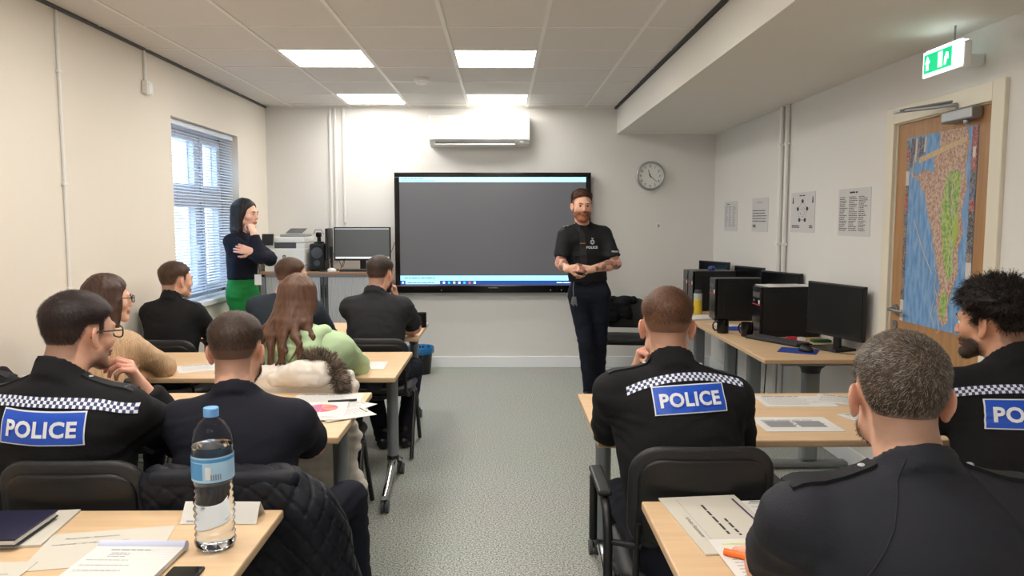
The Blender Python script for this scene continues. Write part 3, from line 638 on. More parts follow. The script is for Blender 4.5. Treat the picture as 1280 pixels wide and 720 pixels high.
def monitor(name, c, w, h, rz, label, z0=TZ, on=None, lift=.09):
    t = empty(name, (0, 0, 0), label, 'monitor')
    p_ = MB().box(-w/2, w/2, -.012, .012, lift, lift+h).build('panel', M['black'], t, bevel=.004)
    bx('screen', -w/2+.012, w/2-.012, -.0145, -.011, lift+.018, lift+h-.012, on or M['black_gloss'], p_)
    bx('stand_neck', -.03, .03, .012, .03, .01, lift+.12, M['black'], t, bevel=.004)
    MB().prism([(-.12, -.09), (.12, -.09), (.10, .08), (-.10, .08)], .0, .012).build('stand_foot', M['black'], t, bevel=.004)
    t.location = (c[0], c[1], z0); t.rotation_euler = (0, 0, rz); return t
son = mat('monitor_grey', (92, 96, 98), .3, emit=.15)
t = monitor('monitor', (-1.385, 7.55), .56, .33, 0, 'wide monitor with dark grey screen on the cabinet, facing the room', on=son, lift=.10)
sc_ = [c for c in t.children if c.name.startswith('panel')][0].children[0]
for z0_, z1_ in ((.118, .138), (.41, .416)):
    o = MB().box(-.265, .265, -.0155, -.0148, z0_, z1_).build('light_bar', mat('pale_bar', (205, 212, 216), .4, emit=.5), None, loc=(0, 0, 0)); o.parent = sc_
monitor('monitor', (-1.70, 7.50), .44, .30, math.radians(-84), 'second black monitor on the cabinet, seen edge-on beside the speaker', lift=.12)
def keyboard(c, rz, label, z0, scale=1):
    t = empty('keyboard', (0, 0, 0), label, 'keyboard')
    MB().box(-.22, .22, -.07, .07, 0, .014).build('base', M['black'], t, bevel=.004)
    k = MB()
    for r in range(6):
        for c_ in range(20): k.box(-.21+c_*.021, -.21+c_*.021+.0175, -.062+r*.0205, -.062+r*.0205+.017, .0142, .021)
    tag(k.build('keys', M['dark_grey'], t), kind='stuff')
    t.location = (c[0], c[1], z0); t.rotation_euler = (0, 0, rz); return t
keyboard((-1.36, 7.43), 0, 'black keyboard in front of the grey-screened monitor on the cabinet', TZ+.001)
def mouse(c, rz, label, m, z0):
    mb_ = MB().lathe([(.028, 0), (.031, .006), (.029, .02), (.018, .032), (.004, .036)], (0, 0, 0), 20)
    mb_.v = [(x, y*1.65, z) for x, y, z in mb_.v]
    t = empty('mouse', (0, 0, 0), label, 'mouse'); mb_.build('shell', m, t, smooth=60); bx('wheel', -.003, .003, .02, .034, .028, .036, M['dark_grey'], t)
    t.location = (c[0], c[1], z0); t.rotation_euler = (0, 0, rz)
mouse((-1.66, 7.40), 1.2, 'white mouse on the cabinet in front of the black speaker', M['white_plastic'], TZ)
# loose cables
def cable(path, label, r=.003, m='black'):
    P = [Vector(p) for p in path]; out = []
    for i in range(len(P)-1):
        p0, p1, p2, p3 = P[max(i-1, 0)], P[i], P[i+1], P[min(i+2, len(P)-1)]
        for k in range(6):
            u = k/6; out.append(.5*((2*p1)+(p2-p0)*u+(2*p0-5*p1+4*p2-p3)*u*u+(3*p1-p0-3*p2+p3)*u**3))
    out.append(P[-1]); tag(MB().tube(out, r, 6).build('cable', M[m], smooth=60), label, 'cable')
cable([(-1.74, 7.6, 1.05), (-1.66, 7.55, 1.2), (-1.60, 7.6, 1.06), (-1.55, 7.5, 1.15), (-1.62, 7.62, 1.04)], 'tangled black cable between the speaker and the monitor on the cabinet')
cable([(-1.12, 7.66, 1.2), (-1.06, 7.76, 1.34), (-1.02, 7.78, 1.1), (-1.06, 7.78, .9), (-1.06, 7.78, .5), (-1.08, 7.76, .02)], 'black cable hanging down back wall between monitor and big screen')
cable([(1.66, 5.3, .70), (1.72, 5.5, .35), (1.85, 5.8, .12), (2.05, 6.0, .18), (2.14, 6.2, .4)], 'dark cable looping beneath the computer desk', .004)
cable([(1.68, 4.75, .69), (1.70, 4.85, .3), (1.74, 5.0, .01), (1.9, 5.3, .01)], 'black cable hanging to the floor beside the desk leg', .004)
cable([(1.86, 4.62, .745), (1.98, 4.50, .735), (2.06, 4.42, .735), (2.14, 4.40, .735)], 'thin mouse cable trailing over the computer desk', .002)

# ------------------------------------------------------------------ computers on the side desk
def tower(y, x0, label, z0=.731, dep=.36, w=.175, h=.34):
    t = empty('computer_tower', (x0+dep/2, y+w/2, z0), label, 'computer', 'desktop computer towers on the side desk')
    bx('case', x0+.02, x0+dep, y, y+w, z0, z0+h, M['black'], t, bevel=.004)
    bx('front_bezel', x0, x0+.021, y+.002, y+w-.002, z0, z0+h, M['black_gloss'], t, bevel=.006)
    MB().box(x0+.07, x0+dep-.03, y-.004, y+.001, z0+.04, z0+h-.04).build('side_panel', M['black'], t, bevel=.003)
    bx('drive_slot', x0-.002, x0+.003, y+.02, y+w-.02, z0+h-.075, z0+h-.04, M['dark_grey'], t)
    bx('accent_strip', x0-.002, x0+.003, y+.01, y+w-.01, z0+h-.128, z0+h-.122, M['red'], t)
    bx('sticker', x0-.0015, x0+.002, y+.02, y+.045, z0+h-.118, z0+h-.09, M['paper'], t)
    MB().tube([(x0-.003, y+w-.04, z0+h-.10), (x0+.002, y+w-.04, z0+h-.10)], .009, 12).build('power_button', M['steel'], t)
    return t
tower(5.10, 1.75, 'black computer tower nearest the door, papers on top and red strip in front', dep=.405)
tower(5.93, 1.675, 'black computer tower behind the two black mugs', h=.335, dep=.40)
tower(6.58, 1.66, 'black computer tower third from the door, beside the yellow drink bottle', h=.35, dep=.38)
tower(6.85, 1.68, 'black computer tower farthest from the door, end of the desk', h=.34, dep=.38)
monitor('monitor', (2.05, 4.62), .50, .33, math.radians(-74), 'large black monitor on its stand at the door end of the computer desk', z0=.731, lift=.075)
monitor('monitor', (2.07, 5.60), .42, .28, math.radians(-68), 'black monitor showing only its top edge behind the nearest computer tower', z0=.731, lift=.13)
monitor('monitor', (2.10, 6.42), .40, .27, math.radians(-72), 'black monitor between the second and third computer towers', z0=.731, lift=.13)
monitor('monitor', (2.03, 7.25), .40, .27, math.radians(-62), 'black monitor at the far end of the desk by the back corner', z0=.731, lift=.13)
keyboard((1.80, 4.90), math.radians(-62), 'black keyboard on the side desk in front of the nearest tower', .731)
t = tag(MB().box(-.11, .11, -.09, .09, 0, .004).build('mouse_mat', M['mat_blue'], None, loc=(0, 0, 0), bevel=.001), 'blue mouse mat under the black mouse near the desk end', 'mouse mat'); t.location = (1.80, 4.55, .7305); t.rotation_euler = (0, 0, -.5)
t = tag(MB().box(-.11, .11, -.09, .09, 0, .004).build('mouse_mat', M['mat_blue'], None, loc=(0, 0, 0), bevel=.001), 'blue mouse mat behind the two black mugs', 'mouse mat'); t.location = (1.74, 5.50, .7305)
mouse((1.83, 4.51), .5, 'black mouse on the blue mat at the desk end', M['black'], .735)
def mug(c, rz, label):
    t = empty('mug', (0, 0, 0), label, 'mug')
    MB().lathe([(.036, 0), (.041, .01), (.041, .095), (.037, .095), (.036, .012)], (0, 0, 0), 24).build('cup', M['black_gloss'], t, smooth=40)
    MB().tube([(.038, 0, .078), (.06, 0, .078), (.07, 0, .06), (.068, 0, .035), (.055, 0, .02), (.038, 0, .02)], .006, 8).build('handle', M['black_gloss'], t, smooth=60)
    t.location = (c[0], c[1], .7305); t.rotation_euler = (0, 0, rz)
mug((1.555, 5.30), PI, 'black mug with handle to the left on the desk front edge'); mug((1.675, 5.14), PI/2+.6, 'black mug nearer the keyboard, right of the other mug')
t = empty('drink_bottle', (1.66, 6.40, .731), 'frosted bottle of yellow drink standing by the third computer tower', 'bottle')
MB().lathe([(.034, 0), (.036, .01), (.036, .12)], (1.66, 6.40, .731), 20).build('drink', M['yellow_liquid'], t, smooth=40)
MB().lathe([(.036, .12), (.036, .17), (.03, .175)], (1.66, 6.40, .731), 20).build('upper_body', M['frost'], t, smooth=40)
MB().lathe([(.028, .175), (.028, .20), (.01, .205)], (1.66, 6.40, .731), 20).build('cap', M['dark_grey'], t, smooth=40)
def paper(name, c, w, d, rz, label, cat='paper', z=.7305, th=.0012, m='paper', draw=None, group=None):
    t = empty(name, (0, 0, 0), label, cat, group); MB().box(-w/2, w/2, -d/2, d/2, 0, th).build('sheet', M[m], t)
    if draw:
        b = MB(); draw(b, w, d, th+.0004); b.build('print', [M['ink'], M['ink_pale'], mat('purple_ink', (70, 54, 90), .7), mat('pink_ink', (214, 110, 140), .7), mat('orange_ink', (232, 150, 120), .7), mat('yellow_ink', (216, 224, 130), .7), mat('violet_ink', (170, 120, 170), .7)], t)
    t.location = (c[0], c[1], z); t.rotation_euler = (0, 0, rz); return t
NZ = (0, 0, .0001)
def dtext(rows=14, mi=1, head=True, cols=1):
    def f(b, w, d, z):
        if head: dashes(b, (-w*.38, d*.40, z), (1, 0, 0), (0, 1, 0), w*.6, 1, .01, .007, 0, n=NZ)
        dashes(b, (-w*.42, d*.32, z), (1, 0, 0), (0, 1, 0), w*.84, rows, d*.72/rows, .003, mi, fill=.6, cols=cols, seed=int(w*1000)+rows, n=NZ)
    return f
paper('paper_sheet', (1.93, 5.19), .30, .21, .1, 'white papers lying on top of the nearest computer tower', z=1.0735, th=.004)
paper('paper_sheet', (1.98, 5.18), .27, .19, -.08, 'upper white sheet slightly askew on the nearest computer tower', z=1.078, draw=dtext(10))
paper('paper_sheet', (1.60, 6.10), .30, .21, .4, 'stack of white paper on the desk beyond the two mugs', th=.01)
paper('paper_sheet', (1.68, 5.72), .15, .21, .6, 'loose white sheet curling beside the second tower', z=.731, th=.002)
tag(bx('red_box', 1.90, 1.96, 4.98, 5.02, .731, .75, M['red']), 'small red box on desk between tower and large monitor', 'box')
tag(bx('green_box', 2.02, 2.14, 4.86, 4.92, .731, .748, M['green_d'], bevel=.003), 'flat dark green box beside the large monitor stand', 'box')
tag(bx('white_box', 1.96, 2.01, 4.95, 5.02, .731, .745, M['paper']), 'small white box between the red and green boxes', 'box')
tag(MB().lathe([(.028, 0), (.034, .012), (.028, .03), (.012, .034)], (1.86, 6.72, 1.082), 16).build('tape_roll', mat('blue_tape', (50, 60, 150), .4), smooth=40), 'small blue tape roll on top of the third computer tower', 'tape')
# bin
t = empty('waste_bin', (-.82, 7.52, 0), 'black waste bin with a blue liner below the big screen', 'bin')
MB().lathe([(.10, 0), (.125, .26), (.12, .26), (.096, .01)], (-.82, 7.5, 0), 28).build('tub', M['black'], t, smooth=40)
MB().lathe([(.121, .20), (.131, .205), (.134, .262), (.128, .275), (.118, .26), (.11, .16)], (-.82, 7.5, 0), 40, fn=lambda r, z, a: r+.004*math.sin(a*9)+.003*math.sin(a*17+z*60)).build('liner', M['bin_bag'], t, smooth=60)

# ------------------------------------------------------------------ papers and things on the tables
def dstate(b, w, d, z):
    put_text(b, 'Responder Statements', (-w*.36, d*.30, z), (1, 0, 0), (0, 1, 0), .010, 0, italic=.25)
    put_text(b, '“verbal only - no offence disclosed”', (-w*.44, d*.14, z), (1, 0, 0), (0, 1, 0), .009, 0, italic=.25)
paper('handout', (-.975, 1.80), .29, .21, .19, 'cream handout about responder statements, partly under the notepad', 'paper', m='paper_warm', draw=dstate)
paper('handout', (-1.23, 1.655), .30, .12, .03, 'cream handout at the near edge of left table, below the first', 'paper', z=.7318, m='paper_warm', draw=dtext(4))
t = empty('notepad', (0, 0, 0), 'white spiral notepad with handwriting at the front of the nearest left table', 'notepad')
MB().box(-.105, .105, -.15, .02, 0, .012).build('pages', M['paper'], t, bevel=.001)
MB().tube([(-.105, .026, .009), (.105, .026, .009)], .0125, 14).build('folded_cover', mat('pad_blue_white', (206, 210, 236), .6), t, smooth=60)
b = MB(); dashes(b, (-.06, -.008, .0125), (1, 0, 0), (0, 1, 0), .11, 1, .01, .003, 0, n=NZ); dashes(b, (-.05, -.025, .0125), (1, 0, 0), (0, 1, 0), .05, 3, .009, .0025, 1, n=NZ); dashes(b, (-.09, -.062, .0125), (1, 0, 0), (0, 1, 0), .15, 3, .026, .0022, 1, fill=.6, seed=8, n=NZ)
for r in range(11): b.box(-.1, .1, -.006-.0125*r, -.0057-.0125*r, .0121, .0122, 2)
b.build('handwriting', [M['ink'], M['ink_pale'], mat('ruled_line', (190, 192, 204), .8)], t); t.location = (-.868, 1.757, .7335); t.rotation_euler = (0, 0, -.03)
t = empty('phone', (0, 0, 0), 'black smartphone at the near edge of table below the bottle', 'phone'); bx('case', -.037, .037, -.14, .01, 0, .008, M['black'], t, bevel=.006, seg=3); bx('screen', -.033, .033, -.134, .004, .0078, .0084, M['black_gloss'], t); t.location = (-.716, 1.672, .7305)
t = paper('paper_stack', (-1.30, 1.90), .32, .23, .12, 'untidy stack of cream papers under the dark folder', 'papers', m='paper_warm', th=.006)
for k in range(3): bx('loose_sheet', -.16+.01*k, .165+.008*k, -.12+.012*k, .11+.004*k, .0063+.0016*k, .0074+.0016*k, M['paper'] if k == 1 else M['paper_warm'], t)
t = empty('folder', (0, 0, 0), 'closed dark navy folder lying on cream papers, far left', 'folder'); nv = mat('navy_leather', (34, 34, 58), .35)
bx('back_cover', -.14, .14, -.095, .095, 0, .003, nv, t, bevel=.001); bx('pages', -.137, .137, -.092, .09, .003, .014, M['paper'], t); bx('front_cover', -.14, .14, -.095, .095, .014, .018, nv, t, bevel=.001); t.location = (-1.315, 1.87, .743); t.rotation_euler = (0, 0, .03)
def tent(c, rz, label, w=.2, d=.085):
    t = empty('name_card', (0, 0, 0), label, 'name card'); b = MB()
    b.add([(-w/2, -d/2, .001), (w/2, -d/2, .001), (w/2, -.001, d*.62), (-w/2, -.001, d*.62), (w/2, d/2, .001), (-w/2, d/2, .001), (w/2, .001, d*.62+.001), (-w/2, .001, d*.62+.001)], [(0, 1, 2, 3), (4, 5, 7, 6), (3, 2, 6, 7)])
    o = b.build('card', M['paper'], t); q = o.modifiers.new('s', 'SOLIDIFY'); q.thickness = .001
    b = MB(); s_ = Vector((0, d/2, d*.62)).normalized(); dashes(b, (-w*.42, -d/2+.004, .006), (1, 0, 0), tuple(s_), w*.25, 1, .006, .0025, 1, n=(0, -.0016, .001)); dashes(b, (w*.05, -d/2+.034, .046), (1, 0, 0), tuple(s_), w*.12, 2, .008, .005, 1, n=(0, -.0016, .001))
    b.build('print', [M['ink'], M['ink_pale']], t); t.location = (c[0], c[1], .7305); t.rotation_euler = (0, 0, rz)
tent((-.745, 1.975), -.02, 'folded white name card behind the water bottle', .2, .075)
# water bottle
bc = (-.70, 1.80, .7305); t = empty('water_bottle', bc, 'large clear ribbed water bottle with blue cap on the nearest left table', 'bottle')
prof = [(.0, .004), (.03, .002), (.042, .004), (.047, .012)]
for k in range(9): z = .022+k*.016; prof += [(.0478, z), (.0432, z+.008)]
prof += [(.0475, .170), (.0485, .175), (.0485, .24), (.0475, .245), (.048, .255), (.047, .272), (.040, .295), (.028, .312), (.0165, .322), (.0145, .330)]
wob = lambda r, z, a: r*(1+(.02*math.sin(a*2+z*70) if .02 < z < .165 else 0))
inn = [(max(r-.0007, 0), z+.0006) for r, z in prof]
MB().lathe(prof+inn[::-1], bc, 40, fn=wob).build('shell', M['pet'], t, smooth=70)
wp = [(max(r-.0012, 0), z+.0012) for r, z in prof if z < .262]; MB().lathe(wp+[(0.001, .262)], bc, 40, fn=wob).build('water', M['water'], t, smooth=70)
MB().lathe([(.018, .326), (.018, .345), (.0165, .347), (.0, .347)], bc, 32, fn=lambda r, z, a: r+(.0005*math.sin(a*30) if r > .017 else 0)).build('cap', M['cap_blue'], t, smooth=40)
lb = MB(); n = 48
for mi, (a0, a1, z0_, z1_) in enumerate(((0, 48, .176, .236), (0, 48, .224, .232), (26, 35, .182, .222), (36, 38, .184, .214), (16, 24, .19, .204))):
    rr = .0489+.0003*(mi > 0)
    for k in range(a0, a1):
        A, B = k*2*PI/n, (k+1)*2*PI/n
        lb.add([(bc[0]+rr*math.cos(A), bc[1]+rr*math.sin(A), bc[2]+z0_), (bc[0]+rr*math.cos(B), bc[1]+rr*math.sin(B), bc[2]+z0_), (bc[0]+rr*math.cos(B), bc[1]+rr*math.sin(B), bc[2]+z1_), (bc[0]+rr*math.cos(A), bc[1]+rr*math.sin(A), bc[2]+z1_)], [(0, 1, 2, 3)], [0, 1, 1, 2, 1][mi])
for k in range(14):
    A = -PI/2+.25+k*.035
    if k % 3 != 2: lb.add([(bc[0]+.0496*math.cos(A+q), bc[1]+.0496*math.sin(A+q), bc[2]+z) for q, z in ((0, .182), (.018, .182), (.018, .196), (0, .196))], [(0, 1, 2, 3)], 3)
lb.build('label', [mat('label_pale_blue', (170, 208, 238), .4), mat('label_blue', (80, 150, 210), .4), M['reflect_white'], M['ink']], t, smooth=60)
# papers on the third-row table (pink wheel chart)
def wheel(b, w, d, z):
    cx_, cy_ = .0, .045
    for k in range(8):
        a0, a1 = k*PI/4, (k+1)*PI/4-.03
        b.add([(cx_, cy_, z)] + [(cx_+.068*math.cos(a0+(a1-a0)*q/4), cy_+.068*math.sin(a0+(a1-a0)*q/4), z) for q in range(5)], [tuple(range(6))], [3, 4, 3, 6, 6, 3, 3, 4][k])
    dashes(b, (-w*.4, -d*.32, z), (1, 0, 0), (0, 1, 0), w*.8, 3, .01, .003, 1, n=NZ)
paper('handout', (-.755, 3.10), .21, .297, .12, 'handout with a pink and orange wheel chart on the third left table', z=.7365, draw=wheel)
paper('handout', (-.665, 3.17), .15, .24, -.5, 'plain printed sheet beside the pink wheel chart', z=.731, draw=dtext(12))
paper('handout', (-.645, 3.06), .16, .21, -1.0, 'printed sheet overhanging the right edge of the third left table', z=.7338, draw=dtext(10))
paper('handout', (-.78, 3.33), .30, .21, .05, 'white sheet at the back edge of the third left table', draw=dtext(9))
paper('handout', (-1.72, 3.12), .3, .21, .15, 'white sheet on the third left table beside the bearded officer', draw=dtext(9))
tag(MB().tube([(-.76, 3.26, .7385), (-.64, 3.29, .7385)], .005, 10).build('pen', M['black'], smooth=40), 'black pen on the white sheet at the third left table', 'pen')
paper('handout', (-.79, 4.12), .30, .21, .03, 'grey printed handout on the second left table', draw=dtext(8, 1, True, 2))
paper('handout', (-1.60, 4.08), .30, .21, .5, 'white handout by the elbow of the woman in tan', draw=dtext(8))
paper('handout', (-1.45, 4.3), .30, .21, -.2, 'white handout at the back of the second left table', draw=dtext(8))
tag(MB().tube([(-.60, 5.62, .7305), (-.60, 5.62, .84)], .035, 20).build('cup', M['black_gloss'], smooth=40), 'black cup at the right end of the front left table', 'cup')
# right table handouts
paper('handout', (1.285, 3.27), .31, .20, -.02, 'cream handout at the back of the right-hand table', draw=dtext(9), m='paper')
paper('handout', (1.50, 3.28), .22, .16, -.5, 'pale handout fanned out beside the back one on right-hand table', z=.7318, draw=dtext(8))
def photoprint(b, w, d, z):
    dashes(b, (-w*.40, d*.24, z), (1, 0, 0), (0, 1, 0), w*.8, 6, .016, .008, 1, n=NZ)
    for x0_ in (-w*.38, w*.02): b.add([(x0_, -d*.22, z), (x0_+w*.34, -d*.22, z), (x0_+w*.34, d*.2, z), (x0_, d*.2, z)], [(0, 1, 2, 3)], 1)
paper('handout', (1.145, 2.895), .30, .21, .0, 'handout with two grey pictures nearest the officer on right-hand table', draw=photoprint)
paper('handout', (1.52, 2.98), .26, .2, .3, 'sheet with fine print behind the grey-haired officer on right-hand table', draw=dtext(9))
tent((.47, 3.33), 0, 'folded white name card at the back left corner of right-hand table', .10, .06)
# foreground right: booklet, notes, highlighter
def booklet(b, w, d, z):
    X = (0, -1, 0); Yd = (1, 0, 0)      # the print runs down the page as seen from the camera
    b.add([(w*.40, -d*.42, z), (w*.43, -d*.42, z), (w*.43, d*.42, z), (w*.40, d*.42, z)], [(0, 1, 2, 3)], 2)
    b.add([(-w*.30, -d*.5, z), (-w*.295, -d*.5, z), (-w*.295, d*.45, z), (-w*.30, d*.45, z)], [(0, 1, 2, 3)], 1)
    put_text(b, 'Scholar Statements', (-w*.38, d*.10, z), X, (1, 0, 0), .012, 0)
    dashes(b, (-w*.06, d*.32, z), X, Yd, d*.62, 1, .01, .007, 0, seed=3, n=NZ); dashes(b, (w*.06, d*.05, z), X, Yd, d*.33, 1, .01, .007, 0, seed=4, n=NZ)
t = paper('booklet', (.575, 1.93), .225, .37, .10, 'cream booklet with a purple stripe on the nearest right table', 'booklet', th=.004, m='paper_warm', draw=booklet)
tb = MB()
for k in range(8): tb.box(-.125, -.105, -.06-.022*k-.018, -.06-.022*k, .0012, .003, k % 4)
tb.build('index_tab', [mat('tab_blue', (80, 100, 180), .6), mat('tab_teal', (110, 180, 190), .6), mat('tab_orange', (220, 100, 70), .6), mat('tab_violet', (130, 110, 170), .6)], t)
def notes(b, w, d, z):
    dashes(b, (-w*.38, d*.36, z), (1, 0, 0), (0, 1, 0), w*.7, 1, .01, .008, 5, n=NZ); dashes(b, (-w*.4, d*.22, z), (1, 0, 0), (0, 1, 0), w*.8, 9, .016, .003, 1, fill=.6, n=NZ)
paper('note_sheet', (.62, 1.70), .21, .24, .05, 'handwritten notes with yellow highlighting under the orange highlighter', z=.7348, draw=notes)
hl = empty('highlighter', (0, 0, 0), 'orange highlighter pen lying on the handwritten notes', 'pen')
MB().tube([(-.02, 0, .008), (.05, 0, .008)], .0078, 12).build('barrel', M['orange'], hl, smooth=40); MB().tube([(-.05, 0, .008), (-.02, 0, .008)], .0085, 12).build('cap', M['orange'], hl, smooth=40); hl.location = (.565, 1.70, .7362); hl.rotation_euler = (0, 0, -.6)
paper('card', (.775, 2.02), .20, .14, .05, 'white printed card beyond the booklet on the nearest right table', draw=dtext(4))
sh = MB().lathe([(.016, 0), (.020, .01), (.018, .03), (.010, .036)], (.70, 1.92, .7305), 16).build('tape_dispenser', M['teal'], smooth=40); tag(sh, 'small teal object beside the booklet, by the officer sleeve', 'stationery')
tag(bx('sharpener', .66, .695, 1.86, 1.90, .7306, .75, mat('khaki', (120, 120, 80), .5), bevel=.004), 'small khaki block beside the booklet edge', 'stationery')

# ================================================================== figures: signed-distance modelling
V = lambda *a: np.array(a, dtype=np.float64)
_lat = rng.random((24, 24, 24))
def noise(P):
    P = np.asarray(P); i = np.floor(P).astype(int); f = P-i; f = f*f*(3-2*f); out = 0
    for dx in (0, 1):
        for dy in (0, 1):
            for dz in (0, 1):
                w = (f[..., 0] if dx else 1-f[..., 0])*(f[..., 1] if dy else 1-f[..., 1])*(f[..., 2] if dz else 1-f[..., 2])
                out = out+w*_lat[(i[..., 0]+dx) % 24, (i[..., 1]+dy) % 24, (i[..., 2]+dz) % 24]
    return out*2-1
def sstep(a, b, x): t = np.clip((x-a)/(b-a), 0, 1); return t*t*(3-2*t)
class Field:
    def __init__(s): s.p = []
    def rc(s, a, b, ra, rb=None, k=.012, sub=False, R=None, sc=None):
        """round cone; R (3x3 columns) + sc squash the space: sc multiplies the radius along each local axis"""
        rb = ra if rb is None else rb; a = np.asarray(a, float); b = np.asarray(b, float)
        m = max(ra, rb)*(max(sc) if sc is not None else 1)
        lo = np.minimum(a, b)-m; hi = np.maximum(a, b)+m
        if sc is not None:
            T = (np.eye(3) if R is None else R)/np.array(sc); q = min(sc)
            aa, bb = a@T, b@T
            def f(P):
                Q = P@T; d = bb-aa; t = np.clip(((Q-aa)@d)/max(d@d, 1e-12), 0, 1); return (np.sqrt(((Q-aa-t[..., None]*d)**2).sum(-1))-(ra+(rb-ra)*t))*q
        else:
            def f(P):
                d = b-a; t = np.clip(((P-a)@d)/max(d@d, 1e-12), 0, 1); return np.sqrt(((P-a-t[..., None]*d)**2).sum(-1))-(ra+(rb-ra)*t)
        s.p.append((f, lo, hi, k, sub)); return s
    def el(s, c, r, k=.012, R=None, sub=False):
        c = np.asarray(c, float); r = np.asarray(r, float); R = np.eye(3) if R is None else R; e = r.max()
        def f(P):
            Q = (P-c)@R; k0 = np.sqrt(((Q/r)**2).sum(-1)); k1 = np.sqrt(((Q/r**2)**2).sum(-1)); return k0*(k0-1)/np.maximum(k1, 1e-9)
        s.p.append((f, c-e, c+e, k, sub)); return s
    def fn(s, f, lo, hi, k=.005, sub=False): s.p.append((f, np.asarray(lo, float), np.asarray(hi, float), k, sub)); return s
    def mesh(s, h, post=None, pad=.0):
        los = np.min([p[1] for p in s.p if not p[4]], 0)-2*h-pad; his = np.max([p[2] for p in s.p if not p[4]], 0)+2*h+pad
        n = np.ceil((his-los)/h).astype(int)+1; F = np.full(n, 1., dtype=np.float64)
        ax = [los[i]+h*np.arange(n[i]) for i in range(3)]
        for f, lo, hi, k, sub in s.p:
            m = k+2*h; a = np.clip(np.floor((lo-m-los)/h).astype(int), 0, n); b = np.clip(np.ceil((hi+m-los)/h).astype(int)+1, 0, n)
            if (b <= a).any(): continue
            sl = tuple(slice(a[i], b[i]) for i in range(3))
            P = np.stack(np.meshgrid(*[ax[i][sl[i]] for i in range(3)], indexing='ij'), -1)
            d = f(P); G = F[sl]
            if sub: d = -d; hh = np.clip(.5-.5*(G-d)/k, 0, 1); F[sl] = G*(1-hh)+d*hh+k*hh*(1-hh)
            else: hh = np.clip(.5+.5*(d-G)/k, 0, 1); F[sl] = d*(1-hh)+G*hh-k*hh*(1-hh)
        if post is not None:
            P = np.stack(np.meshgrid(*ax, indexing='ij'), -1); F = post(P, F)
        F[0] = F[-1] = 1; F[:, 0] = F[:, -1] = 1; F[:, :, 0] = F[:, :, -1] = 1
        return nets(F, los, h)
def nets(F, org, h):
    S = F < 0; c = np.zeros(tuple(x-1 for x in F.shape), int)
    for dx in (0, 1):
        for dy in (0, 1):
            for dz in (0, 1): c += S[dx:F.shape[0]-1+dx, dy:F.shape[1]-1+dy, dz:F.shape[2]-1+dz]
    act = (c > 0) & (c < 8); I, J, K = np.nonzero(act); idx = np.full(c.shape, -1); idx[I, J, K] = np.arange(len(I))
    pos = np.zeros((len(I), 3)); cnt = np.zeros(len(I)); B = np.stack([I, J, K], 1)
    for x in range(3):
        y, z = (x+1) % 3, (x+2) % 3
        for u in (0, 1):
            for v in (0, 1):
                o0 = np.zeros(3, int); o0[y] = u; o0[z] = v; o1 = o0.copy(); o1[x] = 1
                a = F[tuple((B+o0).T)]; b = F[tuple((B+o1).T)]; m = (a < 0) != (b < 0)
                t = np.where(m, a/np.where(m, a-b, 1), 0); p = o0+t[:, None]*(o1-o0); pos[m] += p[m]; cnt[m] += 1
    vs = (B+pos/np.maximum(cnt, 1)[:, None])*h+org; fs = []
    for x in range(3):
        y, z = (x+1) % 3, (x+2) % 3
        s0 = [slice(1, -1)]*3; s0[x] = slice(0, -1); s1 = list(s0); s1[x] = slice(1, None)
        a = S[tuple(s0)]; b = S[tuple(s1)]; d = a != b; Q = np.stack(np.nonzero(d), 1)
        if not len(Q): continue
        st = a[tuple(Q.T)]; Q = Q.copy()
        for ax_ in range(3):
            if ax_ != x: Q[:, ax_] += 1
        ey = np.zeros(3, int); ey[y] = 1; ez = np.zeros(3, int); ez[z] = 1
        q = [idx[tuple((Q-ey-ez).T)], idx[tuple((Q-ez).T)], idx[tuple(Q.T)], idx[tuple((Q-ey).T)]]
        q = np.stack(q, 1); q[~st] = q[~st][:, ::-1]; fs.append(q)
    fs = np.concatenate(fs); return vs, fs[(fs >= 0).all(1)]
def vnorm(vs, fs):
    a, b, c, d = (vs[fs[:, i]] for i in range(4)); n = np.cross(c-a, d-b); N_ = np.zeros_like(vs)
    for i in range(4): np.add.at(N_, fs[:, i], n)
    return N_/np.maximum(np.linalg.norm(N_, axis=1, keepdims=True), 1e-12)
def fmesh(name, vs, fs, m, parent, cols=None, smooth=True, tris=None, loc=None):
    """fs quads (n,4); tris (m,3)"""
    me = bpy.data.meshes.new(name); nq = len(fs); nt_ = 0 if tris is None else len(tris)
    me.vertices.add(len(vs)); me.vertices.foreach_set('co', np.asarray(vs, np.float32).ravel())
    li = np.concatenate([np.asarray(fs).ravel(), np.asarray(tris).ravel() if nt_ else np.zeros(0, int)]).astype(np.int32)
    me.loops.add(len(li)); me.loops.foreach_set('vertex_index', li); me.polygons.add(nq+nt_)
    me.polygons.foreach_set('loop_start', np.concatenate([np.arange(nq)*4, nq*4+np.arange(nt_)*3]).astype(np.int32))
    me.update(calc_edges=True)
    if cols is not None:
        ca = me.color_attributes.new('Col', 'FLOAT_COLOR', 'POINT'); c = np.ones((len(vs), 4), np.float32); c[:, :3] = cols; ca.data.foreach_set('color', c.ravel())
    me.validate()
    return finish(name, me, m, parent, loc, 180 if smooth else None)
def join(*parts):
    vs = []; fs = []; k = 0
    for v, f in parts: vs.append(v); fs.append(f+k); k += len(v)
    return np.concatenate(vs), np.concatenate(fs)
def unit(v): v = np.asarray(v, float); return v/max(np.linalg.norm(v), 1e-9)
def rotz(a): c, s = math.cos(a), math.sin(a); return np.array([[c, -s, 0], [s, c, 0], [0, 0, 1.]])
def rotx(a): c, s = math.cos(a), math.sin(a); return np.array([[1, 0, 0], [0, c, -s], [0, s, c]])
def roty(a): c, s = math.cos(a), math.sin(a); return np.array([[c, 0, s], [0, 1, 0], [-s, 0, c]])
